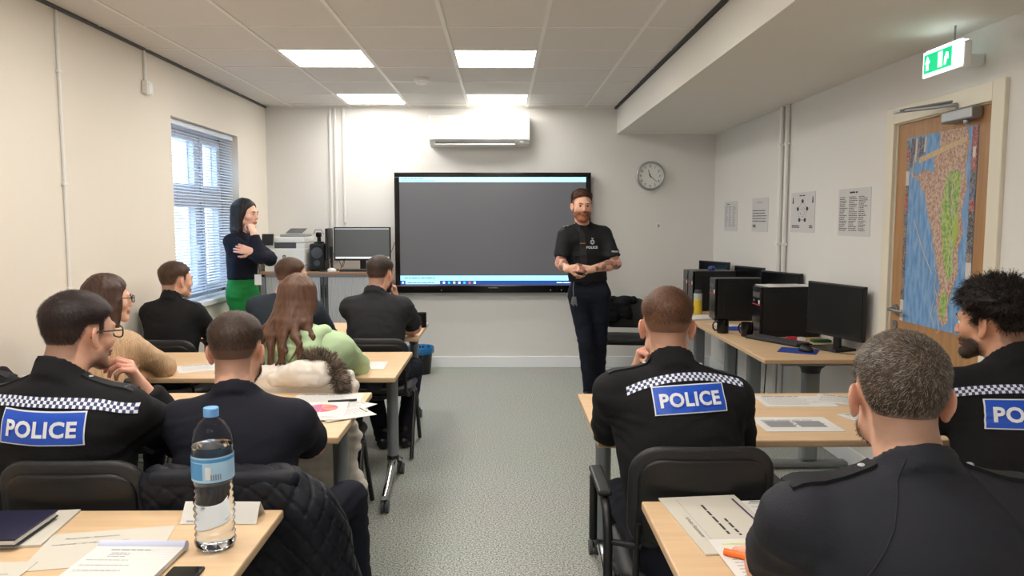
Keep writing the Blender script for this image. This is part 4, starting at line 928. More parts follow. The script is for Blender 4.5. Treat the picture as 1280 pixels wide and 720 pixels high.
def wrinkle(vs, fs, amp, sc=(9, 9, 22), seed=0, sharp=True, extra=None):
    n = vnorm(vs, fs); P = vs*np.array(sc)+seed*3.7; w = noise(vs*6+seed)*1.2
    a = noise(P+w[:, None]*1.5); b = noise(P*2.1+11)
    d = (1-np.abs(a)*2.2) if sharp else a
    d = np.clip(d, -1, 1)*.7+b*.3
    A = amp if extra is None else amp*extra(vs)
    return vs+n*(d*A)[:, None] if np.ndim(A) else vs+n*(d*A)[:, None]

# ---- head (local frame: y forward, z up, origin between the ears)
def head_fields(f, neck=None, fem=False, fine=True):
    j = .92 if fem else 1
    f.el((0, -.014, .034), (.076, .097, .086), .01).el((0, .028, -.015), (.062*j, .066, .088), .03)
    f.rc((-.044*j, .012, -.062), (-.012, .070, -.098), .026*j, .017, .02).rc((.044*j, .012, -.062), (.012, .070, -.098), .026*j, .017, .02)
    f.el((0, .078, -.098), (.020*j, .017, .016), .014)
    f.el((-.045, .055, -.025), (.02, .02, .018), .02).el((.045, .055, -.025), (.02, .02, .018), .02)
    f.rc((-.036, .082, .022), (.036, .082, .022), .0105, .0105, .014)
    for s in (-1, 1): f.el((s*.031, .100, .004), (.016, .012, .010), .010, sub=True)
    if fine:
        for s in (-1, 1): f.rc((s*.021, .086, .0115), (s*.041, .083, .0105), .0045, .004, .003)
    f.rc((0, .089, .014), (0, .1075, -.028), .0075, .0095, .010).el((0, .103, -.034), (.0155, .010, .0075), .008)
    for s in (-1, 1): f.el((s*.0075, .107, -.042), (.004, .006, .003), .003, sub=True)
    f.el((0, .090, -.058), (.026, .011, .007), .006).el((0, .089, -.070), (.022, .011, .0075), .006).el((0, .102, -.0635), (.026, .006, .0016), .003, sub=True)
    for s in (-1, 1):
        R = rotz(s*.35)@roty(0)
        f.el((s*.0815, -.010, -.004), (.0072, .018, .0295), .006, R=rotz(s*.6)@rotx(.15)).el((s*.079, -.004, -.030), (.007, .011, .012), .006, R=R)
        f.el((s*.0885, -.004, .002), (.006, .0095, .017), .004, R=rotz(s*.6)@rotx(.15), sub=True)
    if neck is not None: f.rc((0, -.028, -.055), neck, .056*j, .060*j, .025).rc((0, -.045, -.03), (neck[0], neck[1]-.02, neck[2]), .045*j, .055*j, .02)
HAIRZ = dict(nape=-.056, front=.088, temple=.035, side=.0)
def hair_t(P, st):
    """hair thickness over the scalp; negative below the hairline"""
    x, y, z = P[..., 0], P[..., 1], P[..., 2]
    top = sstep(st.get('fade', (.02, .085))[0], st.get('fade', (.02, .085))[1], z+.35*np.clip(-y, 0, .1)*0)
    T = st['side']+(st['top']-st['side'])*top
    hl = st.get('hl', (.040, .080)); yl = .030+(st.get('front', .085)-.030)*sstep(hl[0], hl[1], z)
    fy = sstep(yl+.006, yl-.016, y)
    nape = st.get('nape', -.056); zn = nape+(.022-nape)*sstep(-.062, -.028, y)
    zn = np.where(y > .008, -.015, zn); T = T*(1-(1-(.2+.8*sstep(nape, nape+.11, z)))*sstep(.02, -.02, y))
    fz = sstep(zn-.020, zn+.050, z)
    return (T+.004)*fy*fz-.004
def strands(vs, fs, n, L, col, keep=None, whorl=(0, -.06, .12), lift=.3, width=.0007, seed=0, curl=0, flowdir=None):
    r = np.random.default_rng(seed+5); N_ = vnorm(vs, fs); ok = np.arange(len(vs)) if keep is None else np.nonzero(keep)[0]
    k = r.choice(ok, n); p = vs[k]+r.normal(0, .0012, (n, 3)); nn = N_[k]
    d = p-np.array(whorl) if flowdir is None else np.tile(np.array(flowdir, float), (n, 1)); d = d+r.normal(0, .02, (n, 3)); d -= nn*(d*nn).sum(1)[:, None]
    d /= np.linalg.norm(d, axis=1, keepdims=True)+1e-9
    s = np.cross(d, nn); l = L*r.uniform(.5, 1.2, n)[:, None]; lf = lift*r.uniform(.3, 1.4, n)[:, None]
    if curl: d = unit2(d+r.normal(0, .8, (n, 3))); lf = lf*2
    p1 = p+d*l*.5+nn*l*lf*.7; p2 = p+d*l+nn*l*lf*(.75 if not curl else .2)+(s*l*r.uniform(-.5, .5, (n, 1)) if curl else 0)
    w = s*width
    vv = np.stack([p-w, p+w, p1+w*.8, p1-w*.8, p2], 1).reshape(-1, 3); b = np.arange(n)[:, None]*5
    q = np.concatenate([b, b+1, b+2, b+3], 1); t = np.concatenate([b+3, b+2, b+4], 1)
    c = np.repeat(np.array(col)[None]*(r.uniform(.45, 1.45, n)**1.3*(1+.45*noise(p*38)))[:, None], 5, 0)
    return vv, q, t, c
def unit2(v): return v/(np.linalg.norm(v, axis=1, keepdims=True)+1e-9)
# ---- hand: prims in world space
def hand(f, w, fd, pn, side, curl=.5, sc=1.0, thumb=.3, spread=.12, curls=None):
    """w wrist, fd direction wrist->knuckles, pn direction the palm faces, side +1: thumb lies along cross(fd,pn)"""
    w = np.asarray(w, float); fd = unit(fd); pn = np.asarray(pn, float); pn = unit(pn-fd*(pn@fd)); l = np.cross(fd, pn)*side
    f.rc(w-fd*.02*sc, w+fd*.02*sc, .024*sc, .026*sc, .012, R=np.stack([fd, l, pn], 1), sc=(1, 1.05, .72))
    offs = (.030, .010, -.011, -.030); ks = []
    for i, o in enumerate(offs):
        kn = w+fd*(.088-.004*abs(i-1))*sc+l*o*sc; ks.append(kn)
        f.rc(w+fd*.015*sc+l*o*.55*sc, kn, .0135*sc, .0105*sc, .012)
    f.el(w+fd*.045*sc+pn*.006*sc, (.036*sc, .030*sc, .015*sc), .01, R=np.stack([fd, l, pn], 1))
    ln = (.95, 1.05, .98, .78)
    for i, kn in enumerate(ks):
        c = (curls[i] if curls else curl)*(1+.08*i); d = unit(fd+l*spread*(1.4-i)*.5); p = kn; ang = c*.9
        for seg, (L_, r0, r1) in enumerate(((.043, .0095, .0085), (.026, .0085, .0078), (.021, .0078, .0066))):
            dd = d*math.cos(ang)+pn*math.sin(ang); q = p+dd*L_*ln[i]*sc; f.rc(p, q, r0*sc, r1*sc, .0025 if seg else .006); p = q; ang += c*(1.0 if seg == 0 else .7)
    p = w+fd*.022*sc+l*.020*sc+pn*.006*sc; d = unit(fd*.62+l*.75+pn*thumb)
    for L_, r0, r1 in ((.042, .0155, .0115), (.032, .0115, .0095), (.026, .0095, .0075)):
        q = p+d*L_*sc; f.rc(p, q, r0*sc, r1*sc, .006); p = q; d = unit(d+fd*.35-l*.28+pn*thumb*.4)
SKINC = dict(fair=(222, 172, 148), mid=(204, 152, 124), light=(228, 182, 160))

def person(label, N_, H, P=None, SL=None, SR=None, EL=None, ER=None, WL=None, WR=None, KL=None, KR=None, AL=None, AR=None, body_yaw=0, hyaw=0, hpitch=0, hroll=0,
           skin='fair', hair=None, top='shirt', sleeve='long', collar='stand', bulk=1.0, stand=False, trs='trousers', hands=(None, None), res=.010, handres=.0045, headres=.0045,
           fem=False, beard=None, group=None, hem=None, seed=0, skirt=None, shoes='shoe', wr_amp=.004, tattoo=False, long_hair=None, iris=(70, 60, 50), shw=.19, cat='person', headsc=1.0, glasses=False):
    N_ = np.array(N_, float); H = np.array(H, float); P = np.array(P, float) if P is not None else V(N_[0], N_[1]-.10, .53)
    Rb = rotz(body_yaw); X, Yf = Rb[:, 0], Rb[:, 1]
    g = lambda v, d: np.array(v, float) if v is not None else d
    SL = g(SL, N_-X*shw+V(0, 0, -.06)); SR = g(SR, N_+X*shw+V(0, 0, -.06))
    EL = g(EL, SL-X*.05+Yf*.16+V(0, 0, -.21)); ER = g(ER, SR+X*.05+Yf*.16+V(0, 0, -.21))
    WL = g(WL, EL+Yf*.22+X*.08+V(0, 0, .0)); WR = g(WR, ER+Yf*.22-X*.08+V(0, 0, .0))
    hipL = P-X*.095; hipR = P+X*.095
    if stand: KL = g(KL, hipL+V(0, 0, -.42)); KR = g(KR, hipR+V(0, 0, -.42))
    else: KL = g(KL, hipL+Yf*.42-X*.05+V(0, 0, -.01)); KR = g(KR, hipR+Yf*.42+X*.05+V(0, 0, -.01))
    AL = g(AL, V(KL[0], KL[1], .09)+Yf*.02); AR = g(AR, V(KR[0], KR[1], .09)+Yf*.02)
    gx_ = ((AL+AR)/2)[:2] if stand else P[:2]
    root = empty('person', (gx_[0], gx_[1], 0), label, cat, group)
    up = unit(N_-P); sx = unit(SR-SL); fr = unit(np.cross(up, sx)); sx = np.cross(fr, up); Rt = np.stack([sx, fr, up], 1)
    if fr@Yf < 0: fr = -fr; Rt = np.stack([sx, fr, up], 1)
    def torso(f, o=0.0):
        b = bulk; C = P+(N_-P)*.60+fr*.005; wa = P+(N_-P)*.22
        hw = np.linalg.norm(SR-SL)/2
        f.rc(P+up*.0, wa, .155*b+o, .148*b+o, .05, R=Rt, sc=(1.0, .74, 1))
        f.rc(wa, C, .148*b+o, .160*b+o, .05, R=Rt, sc=(1.0, .72, 1))
        f.rc(C-up*.02, P+(N_-P)*.74, .165*b+o, .150*b+o, .05, R=Rt, sc=(1.02, .70, 1))
        sm = (SL+SR)/2
        f.rc(SL+(sm-SL)*.35-up*.035, SR+(sm-SR)*.35-up*.035, .085*b+o, .085*b+o, .05, R=Rt, sc=(1, .92, 1))
        if fem: f.rc(sm-sx*.075+fr*.075-up*.12, sm+sx*.075+fr*.075-up*.12, .058+o, .058+o, .05)
        for S in (SL, SR):
            f.rc(N_-up*.005-fr*.01, S+(N_-S)*.12+up*.0, .050+o, .046*b+o, .035)
    def arm_seg(f, S, E_, o, r0=.058, r1=.047, k=.035): f.rc(S-up*.012, E_, r0+o, r1+o, k)
    # --- skin body (one mesh): torso core + arms + neck + head
    hs = headsc
    Rh = rotz(hyaw)@rotx(-hpitch)@roty(hroll)
    toL = lambda p: (np.asarray(p)-H)@Rh/hs
    fh = Field(); neckL = toL(N_+fr*.0-up*.01); head_fields(fh, neckL, fem)
    hv, hf = fh.mesh(headres)
    sk = np.array(lin(SKINC[skin])); L_ = hv
    cols = np.tile(sk, (len(L_), 1)); x, y, z = L_.T
    red = np.exp(-(((np.abs(x)-.045)/.02)**2+((z+.03)/.022)**2))*(y > .03)*.35+np.exp(-((x/.014)**2+((z+.032)/.014)**2))*(y > .09)*.3+(np.abs(x) > .074)*sstep(.04, .0, np.abs(z))*.35
    cols = cols*(1-red[:, None]*np.array([.05, .28, .25]))
    lip = np.exp(-((x/.023)**4+((z+.0645)/.010)**4))*(y > .082); cols = cols*(1-lip[:, None])+lip[:, None]*np.array(lin((176, 98, 92) if fem else (180, 112, 100)))*.95
    cols *= (1+.06*noise(L_*60))[:, None]
    if hair:
        hc = np.array(lin(hair['col'])); t = hair_t(L_, dict(hair, nape=hair.get('nape', -.056)-.026))+noise(L_*70)*.0008; fd = sstep(-.0041, -.0005, t)*hair.get('stub', .55); cols = cols*(1-fd[:, None])+hc*1.1*fd[:, None]
    if beard:
        bc_ = np.array(lin(beard['col'])); bz = sstep(-.035, -.055, z+.25*np.clip(.03-y, 0, .05))*sstep(-.02, .015, y)*sstep(-.125, -.105, z)
        bz = np.maximum(bz, np.exp(-((x/.03)**4+((z+.05)/.007)**2))*(y > .08)); bz *= 1-np.exp(-((x/.022)**4+((z+.0645)/.008)**4))
        amt = beard.get('amt', .8)*np.clip(bz, 0, 1); cols = cols*(1-amt[:, None])+bc_*amt[:, None]
    hv = hv*hs@Rh.T+H
    parts = [(hv, hf)]; pc = [cols]
    fb = Field(); bl0 = bulk; bulk_ = bulk
    f_in = Field(); 
    def core(f):
        f.rc(P+up*.02, P+(N_-P)*.6, .12, .13, .05, R=Rt, sc=(1, .68, 1)); f.rc(SL+(SR-SL)*.2-up*.03, SL+(SR-SL)*.8-up*.03, .06, .06, .05); f.rc(N_-up*.06, N_+up*.02, .05, .05, .03)
        f.rc(SL, EL, .040, .034, .03); f.rc(SR, ER, .040, .034, .03)
    core(fb); cv, cf = fb.mesh(.014); parts.append((cv, cf)); pc.append(np.tile(sk, (len(cv), 1)))
    for i, (S, E_, W_, hd) in enumerate(((SL, EL, WL, hands[0]), (SR, ER, WR, hands[1]))):
        if hd is None: hd = dict(fd=unit(W_-E_), pn=V(0, 0, -1), curl=.5)
        fa = Field(); bare = sleeve == 'short'
        a0 = S+(E_-S)*.5 if bare else E_+(W_-E_)*.35
        if bare: fa.rc(a0, E_, .046*min(bulk, 1.1), .040, .02); fa.rc(E_, E_+(W_-E_)*.3, .042, .044*min(bulk, 1.1), .02)
        d_ = unit(W_-E_)
        fa.rc(E_+(W_-E_)*.3, W_, .043*min(bulk, 1.1) if bare else .034, .026, .02)
        hand(fa, W_, hd.get('fd', d_), hd.get('pn', (0, 0, -1)), hd.get('side', 1 if i == 0 else -1), hd.get('curl', .5), hd.get('sc', .93 if fem else 1.0), hd.get('thumb', .3), hd.get('spread', .12), hd.get('curls'))
        av, af = fa.mesh(handres); c = np.tile(sk, (len(av), 1))*(1+.05*noise(av*50))[:, None]; kn = np.linalg.norm(av-W_, axis=1); c = c*(1-(sstep(.06, .1, kn)*.12)[:, None]*np.array([0, 1, .8]))
        if tattoo:
            tt = sstep(.05, .35, noise(av*28+4))*.62*sstep(.02, .06, kn); tt = np.where(kn < .05, 0, tt); tt2 = sstep(.1, .3, noise(av*55+9))*.4*sstep(.02, .06, kn)
            tc_ = np.clip(tt+tt2, 0, .75)[:, None]; c = c*(1-tc_)+np.array(lin((74, 66, 66)))*tc_
        parts.append((av, af)); pc.append(c)
    bv, bf = join(*parts); fmesh('body', bv, bf, M['skin'], root, np.concatenate(pc))
    # eyes
    ev = []; 
    eb = MB(); 
    for s in (-1, 1):
        n_, m_ = 14, 10; c0 = np.array([s*.031, .0795, .0035]); r = .0118
        for a in range(m_+1):
            for b in range(n_):
                th_ = PI*a/m_; ph = 2*PI*b/n_; ev.append(c0+r*np.array([math.sin(th_)*math.cos(ph), math.cos(th_), math.sin(th_)*math.sin(ph)]))
    ev = np.array(ev); q = []
    for e_ in (0, 1):
        o_ = e_*14*11
        for a in range(10):
            for b in range(14): q.append((o_+a*14+b, o_+a*14+(b+1) % 14, o_+(a+1)*14+(b+1) % 14, o_+(a+1)*14+b))
    k = (np.arange(len(ev)) % 154)//14; ec = np.where((k <= 2)[:, None], np.array(lin(iris)), np.array(lin((225, 222, 218)))); ec = np.where((k == 0)[:, None], .01, ec)
    fmesh('eyes', ev*hs@Rh.T+H, np.array(q), M['eye'], root, ec)
    hcol = np.array(lin(hair['col'])) if hair else np.array(lin((40, 30, 26)))
    # eyebrows
    fe = Field()
    for s in (-1, 1): fe.rc((s*.017, .0985, .0225), (s*.034, .0945, .0265), .0032, .003, .003).rc((s*.034, .0945, .0265), (s*.046, .085, .021), .003, .0018, .003)
    v_, f_ = fe.mesh(.0016); fmesh('eyebrows', v_*hs@Rh.T+H, f_, M['hair'], root, np.tile(hcol*.9, (len(v_), 1)))
    # short hair
    if hair:
        fs_ = Field(); st = hair
        base = Field(); 
        def cap(Pp):
            f0 = np.full(Pp.shape[:-1], 1.)
            for (f, lo, hi, k, sub) in hb.p:
                d = f(Pp); hh = np.clip(.5+.5*(d-f0)/k, 0, 1); f0 = d*(1-hh)+f0*hh-k*hh*(1-hh)
            t = hair_t(Pp, st)
            if st.get('lump'): t = t+np.where(t > .002, noise(Pp*st['lump'][0])*st['lump'][1], 0)
            return (f0-t)*.9
        hb = Field(); hb.el((0, -.014, .034), (.076, .097, .086), .01).el((0, .028, -.015), (.062, .066, .088), .03).rc((0, -.028, -.055), neckL, .056, .060, .025).rc((0, -.045, -.03), (neckL[0], neckL[1]-.02, neckL[2]), .045, .055, .02)
        m_ = st['top']+.01; fs_.fn(cap, (-.09-m_, -.12-m_, -.11), (.09+m_, .10+m_, .125+m_))
        v_, f_ = fs_.mesh(headres*.9)
        t = hair_t(v_, st); g_ = noise(v_*90)*.25+1
        tint = hcol*g_[:, None]
        if st.get('grey'): 
            gg = sstep(.3, 1, noise(v_*np.array([140, 140, 60]))*.5+.5+st.get('sidegrey', 0)*(np.abs(v_[:, 0]) > .05))[:, None]*st['grey']; tint = tint*(1-gg)+np.array(lin((150, 145, 138)))*gg
        fdm = sstep(-.001, .004, t)[:, None]*.35+.65; tint = tint*fdm+sk*(1-fdm)*.5
        n = st.get('n', 5000); sv, sq, stt, scol = strands(v_, f_, n, st.get('len', .014), hcol*1.15, keep=t > .0008, whorl=st.get('whorl', (0, -.07, .12)), lift=st.get('lift', .25), seed=seed, curl=st.get('curl', 0), width=st.get('wd', .0006))
        if st.get('grey'):
            rr_ = np.repeat(np.random.default_rng(seed).random(n) < st['grey']*.55, 5)[:, None]; scol = np.where(rr_, np.array(lin((168, 162, 154))), scol)
        allv = np.concatenate([v_, sv]); allq = np.concatenate([f_, sq+len(v_)]); allt = stt+len(v_); allc = np.concatenate([tint, scol])
        fmesh('hair', allv*hs@Rh.T+H, allq, M['hair'], root, allc, tris=allt)
    if beard and beard.get('thick'):
        fB = Field(); th_ = beard['thick']
        def bf_(Pp):
            f0 = np.full(Pp.shape[:-1], 1.)
            for (f, lo, hi, k, sub) in hb2.p:
                d = f(Pp); hh = np.clip(.5+.5*(d-f0)/k, 0, 1); f0 = d*(1-hh)+f0*hh-k*hh*(1-hh)
            x, y, z = Pp[..., 0], Pp[..., 1], Pp[..., 2]
            cover = sstep(-.030, -.052, z+.35*np.clip(.035-y, 0, .06))*sstep(-.012, .02, y)
            cover = np.maximum(cover*(1-np.exp(-((x/.027)**4+((z+.065)/.0135)**4))), .7*np.exp(-((x/.030)**4+((z+.0515)/.006)**2))*(y > .07))
            low = 1+1.1*min(th_/.005, 1)**2*sstep(-.08, -.11, z)*sstep(.03, .07, y)
            return (f0-((th_+.004)*cover*low-.004))*.85
        hb2 = Field(); hb2.el((0, .028, -.015), (.062, .066, .088), .03).rc((-.044, .012, -.062), (-.012, .070, -.098), .026, .017, .02).rc((.044, .012, -.062), (.012, .070, -.098), .026, .017, .02).el((0, .078, -.098), (.020, .017, .016), .014).el((0, .090, -.058), (.026, .011, .007), .006)
        fB.fn(bf_, (-.085, -.03, -.145), (.085, .115, -.02)); v_, f_ = fB.mesh(headres*.8); bc_ = np.array(lin(beard['col']))
        if len(v_):
            sv, sq, stt, scol = strands(v_, f_, 1800, .010, bc_*1.1, whorl=(0, .05, 0), lift=.4, seed=seed+3)
            fmesh('beard', np.concatenate([v_, sv])*hs@Rh.T+H, np.concatenate([f_, sq+len(v_)]), M['hair'], root, np.concatenate([np.tile(bc_, (len(v_), 1))*(1+.25*noise(v_*120))[:, None], scol]), tris=stt+len(v_))
    if glasses:
        gm = MB(); toW = lambda p: tuple(np.array(p)*hs@Rh.T+H)
        for s in (-1, 1):
            ring = [(s*.032+.024*math.copysign(abs(math.cos(a))**.7, math.cos(a)), .108-.10*abs(s*.032+.024*math.cos(a))**1.3*1.2, .002+.018*math.copysign(abs(math.sin(a))**.7, math.sin(a))) for a in [2*PI*i/20 for i in range(21)]]
            gm.tube([toW(p) for p in ring], .0024, 6); gm.tube([toW((s*.057, .100, .008)), toW((s*.074, .07, .010)), toW((s*.082, .0, .012)), toW((s*.083, -.025, -.005))], .0024, 6)
        gm.tube([toW((-.010, .113, .006)), toW((0, .1145, .009)), toW((.010, .113, .006))], .0015, 6); gm.build('glasses', M['black'], root, smooth=60)
    # --- clothing: top
    ft = Field(); torso(ft, .0)
    for S, E_, W_ in ((SL, EL, WL), (SR, ER, WR)):
        if sleeve == 'short':
            e1 = S+(E_-S)*.80; ft.rc(S-up*.005, e1, .064*bulk, .060*min(bulk, 1.1), .035)
            d_ = unit(E_-S)
            ft.fn(lambda Q, e1=e1, d_=d_: np.where(np.linalg.norm(Q-e1, axis=-1) < .10, -((Q-e1)@d_), 1)*1.0, e1-.09, e1+.09, .004, sub=True)
        else:
            o = .004+.008*(bulk > 1.02); ft.rc(S-up*.005, E_, .062*bulk, .052+o, .035).rc(E_, E_+(W_-E_)*.92, .052+o, .036+o, .02)
            d_ = unit(W_-E_); e1 = E_+(W_-E_)*.9; ft.fn(lambda Q, e1=e1, d_=d_: np.where(np.linalg.norm(Q-e1, axis=-1) < .07, -((Q-e1)@d_), 1)*1.0, e1-.07, e1+.07, .004, sub=True)
    hz = hem if hem is not None else P[2]-.04
    if hem is not None: ft.fn(lambda Q: Q[..., 2]-hz, (-9, -9, -9), (9, 9, hz+.05), .006, sub=True)
    # neck opening
    ncl = unit(H-N_)
    cb = N_-up*.01+fr*.0
    if collar in ('stand', 'polo', 'shirt'):
        hgt = {'stand': .052, 'polo': .034, 'shirt': .036}[collar]; Rc = np.stack([sx, np.cross(ncl, sx), ncl], 1)
        ra = .070*min(bulk, 1.04)
        def colf(Q, c=cb, Rc=Rc, ra=ra, hgt=hgt):
            q = (Q-c)@Rc; rr_ = np.sqrt((q[..., 0]/1.0)**2+((q[..., 1]+.006)/1.05)**2); zz = q[..., 2]; slant = zz-.012+q[..., 1]*.25
            wall = np.abs(rr_-(ra-.06*(np.clip(zz, -.02, .06))))-.0068; return np.maximum(wall, np.abs(slant-hgt*.35)-hgt*.62)*.8
        ft.fn(colf, cb-.12, cb+.12, .012)
    tv, tf = ft.mesh(res)
    ex = lambda vs: sstep(.07, .16, np.linalg.norm(vs-cb, axis=1))*(.35+.9*np.exp(-(np.minimum(np.linalg.norm(vs-EL, axis=1), np.linalg.norm(vs-ER, axis=1))/.12)**2)+.6*sstep(.45, .0, (vs-P)@up/np.linalg.norm(N_-P))+.5*np.exp(-(np.minimum(np.linalg.norm(vs-SL+up*.08, axis=1), np.linalg.norm(vs-SR+up*.08, axis=1))/.08)**2))
    tv = wrinkle(tv, tf, wr_amp*1.5, seed=seed, extra=ex)
    clothes = fmesh({'polo': 'polo_shirt', 'polo_grey': 'shirt', 'jacket': 'jacket', 'shirt': 'shirt', 'shirt_dark': 'shirt', 'slate': 'shirt', 'green_knit': 'hoodie', 'tan_knit': 'jumper', 'jumper': 'jumper'}[top], tv, tf, M[top], root)
    # --- trousers and shoes
    fl = Field(); tb_ = .94 if fem else 1.0
    fl.rc(P-up*.02*(not stand)-X*.04, P-up*.02*(not stand)+X*.04, .125*bulk if not stand else .118, .125*bulk if not stand else .118, .05, R=Rt, sc=(1, .86 if not stand else .82, 1))
    if stand: fl.rc(P, P+up*.10, .135, .138, .05, R=Rt, sc=(1, .70, 1))
    for h_, K_, A_ in ((hipL, KL, AL), (hipR, KR, AR)): fl.rc(h_-V(0, 0, .03 if stand else 0), K_, .088*tb_ if stand else .085*tb_, .062*tb_, .03).rc(K_, A_-V(0, 0, .02), .062*tb_, .054*tb_, .02)
    lv, lf = fl.mesh(max(res, .011)); lv = wrinkle(lv, lf, .006, sc=(8, 8, 18), seed=seed+2)
    tro = fmesh('trousers', lv, lf, M[trs], root)
    for K_, A_, h_ in ((KL, AL, hipL), (KR, AR, hipR)):
        fs2 = Field(); td = unit(V((K_-h_)[0]*(not stand)+Yf[0]*(1.0 if stand else .3), (K_-h_)[1]*(not stand)+Yf[1]*(1.0 if stand else .3), 0)); a0 = V(A_[0], A_[1], .045)
        fs2.rc(a0-td*.03, a0+td*.05, .040, .038, .03, sc=(1, 1, .95)).rc(a0+td*.05-V(0, 0, .008), a0+td*.15-V(0, 0, .012), .038, .030, .03, sc=(1, 1, .8)).rc(a0, V(A_[0], A_[1], .12), .036, .036, .03)
        fs2.fn(lambda Q: Q[..., 2]-.004, (-50, -50, -.3), (50, 50, .01), .003, sub=True)
        v_, f_ = fs2.mesh(.009); fmesh('shoe', v_, f_, M[shoes], root)
    return dict(root=root, top=clothes, tv=tv, tf=tf, H=H, N=N_, SL=SL, SR=SR, P=P, Rt=Rt, up=up, fr=fr, sx=sx, Rh=Rh, hs=hs, trousers=tro, EL=EL, ER=ER, WL=WL, WR=WR)

def bvh(p, key='tv'): return BVHTree.FromPolygons([tuple(v) for v in p['tv']], [tuple(int(i) for i in f) for f in p['tf']])
def drape(p, pts, d, off, tree=None):
    """drop 3D points along direction d on the garment; lift by off"""
    T = tree or bvh(p); d = Vector(tuple(unit(d))); out = []
    for q in pts:
        q = Vector(tuple(q)); h_ = T.ray_cast(q-d*.3, d, .8)
        out.append(tuple((h_[0] if h_[0] is not None else q)-d*off))
    return out
def back_marks(p, c, w=.22, h=.082, tilt=0, band=True, bw=.30, bz=.07, arc=.03, ndir=None, bwid=.026, text='POLICE'):
    """reflective panel with lettering and a three-row chequered band on the back of a jacket. c = panel centre (x,z world); projected along ndir"""
    T = bvh(p); d = unit(ndir if ndir is not None else p['fr']); ux = unit(np.cross(d, V(0, 0, 1))); uz = np.cross(ux, d); ux, uz = ux*math.cos(tilt)+uz*math.sin(tilt), uz*math.cos(tilt)-ux*math.sin(tilt)
    C = np.array([c[0], p['N'][1]-.12, c[1]]) if len(c) == 2 else np.array(c, float)
    def grid(x0, x1, z0, z1, nx, nz, off):
        pts = [C+ux*(x0+(x1-x0)*i/nx)+uz*(z0+(z1-z0)*j/nz) for j in range(nz+1) for i in range(nx+1)]
        P_ = drape(p, pts, d, off, T); return P_, [(j*(nx+1)+i, j*(nx+1)+i+1, (j+1)*(nx+1)+i+1, (j+1)*(nx+1)+i) for j in range(nz) for i in range(nx)]
    # smooth the sampled surface for a flat badge
    def quad(x0, x1, z0, z1, nx, nz, off, name, m, par):
        P_, F_ = grid(x0, x1, z0, z1, nx, nz, off); return MB().add(P_, F_).build(name, m, par, smooth=60)
    pan = quad(-w/2-.0035, w/2+.0035, -h/2-.0035, h/2+.0035, 40, 16, .0045, 'police_panel', M['reflect_white'], p['top'])
    quad(-w/2, w/2, -h/2, h/2, 24, 10, .0056, 'blue_field', M['blue_panel'], pan) if False else None
    bl_ = MB(); P_, F_ = grid(-w/2, w/2, -h/2, h/2, 40, 16, .0058); bl_.add(P_, F_)
    v, f, wd = text_geo(text, .035); s = min(w*.86/wd, h*.52)
    # subdivide glyph triangles by projecting vertices, lifted over the field
    pts = [C+ux*((x-wd/2)*s)+uz*((y-.5)*s*1.05) for x, y in v]; bl_.add(drape(p, pts, d, .0092, T), f, 1)
    o = bl_.build('panel_print', [M['blue_panel'], M['reflect_white']], None, loc=tuple(wloc(p['top']))); o.parent = p['top']; o.location = (0, 0, 0)
    if band:
        n = max(int(bw*2/(bwid/3)), 8); b = MB(); pts = []
        for j in range(4):
            for i in range(n+1):
                x = -bw+2*bw*i/n; z = bz+bwid*j/3-arc*(abs(x)/bw)**2.2; pts.append(C+ux*x+uz*z)
        P_ = drape(p, pts, d, .004, T)
        for j in range(3):
            for i in range(n):
                q = (j*(n+1)+i, j*(n+1)+i+1, (j+1)*(n+1)+i+1, (j+1)*(n+1)+i)
                if max((Vector(P_[q[0]])-Vector(P_[k_])).length for k_ in q) < .05: b.f.append(q); b.m.append((i+j) % 2)
        b.v = P_; b.build('chequered_band', [M['reflect_white'], M['checker_navy']], p['top'], smooth=60)
def epaulette(p, side, num=None, w=.055, pips=0, off=.006):
    S = p['SR'] if side > 0 else p['SL']; T = bvh(p); a = p['N']+(S-p['N'])*.38; b_ = p['N']+(S-p['N'])*1.12; u = unit(b_-a); u = unit(V(u[0], u[1], 0)); v = np.cross(V(0, 0, 1), u); n = 8; P_ = []
    for k_, of in ((0, off), (1, 0)):
        for i in range(n+1):
            for s in (-.5, .5):
                ww = w*(1-.35*(1-i/n)); q = a+(b_-a)*i/n+v*s*ww; h_ = T.ray_cast(Vector((q[0], q[1], q[2]+.3)), Vector((0, 0, -1)), .6); z = h_[0].z if h_[0] is not None else q[2]; P_.append((q[0], q[1], z+of))
    m = 2*(n+1); F_ = [(2*i, 2*i+1, 2*i+3, 2*i+2) for i in range(n)]+[(2*i, 2*i+2, m+2*i+2, m+2*i) for i in range(n)]+[(2*i+1, m+2*i+1, m+2*i+3, 2*i+3) for i in range(n)]+[(0, m, m+1, 1), (2*n, 2*n+1, m+2*n+1, m+2*n)]
    e_ = MB().add(P_, F_).build('epaulette', M['shirt'], p['top'], smooth=50)
    q = (Vector(P_[2])+Vector(P_[3]))/2; MB().lathe([(.007, 0), (.007, .002), (.004, .004)], q, 14).build('button', M['silver'], e_, smooth=40)
    if pips:
        for k_ in range(pips): q = (Vector(P_[2*(n-1-2*k_)])+Vector(P_[2*(n-1-2*k_)+1]))/2; MB().lathe([(.009, 0), (.010, .002), (.002, .004)], q, 8).build('rank_pip', M['silver'], e_)
    if num:
        q = (Vector(P_[2*(n-1)])+Vector(P_[2*(n-1)+1]))/2+Vector((0, 0, .0015)); b = MB(); put_text(b, num, q-Vector(tuple(v))*.0-Vector(tuple(u))*.006, tuple(v if side > 0 else v), tuple(-u), .016, align='c', bold=.03); b.build('number', M['silver'], e_)
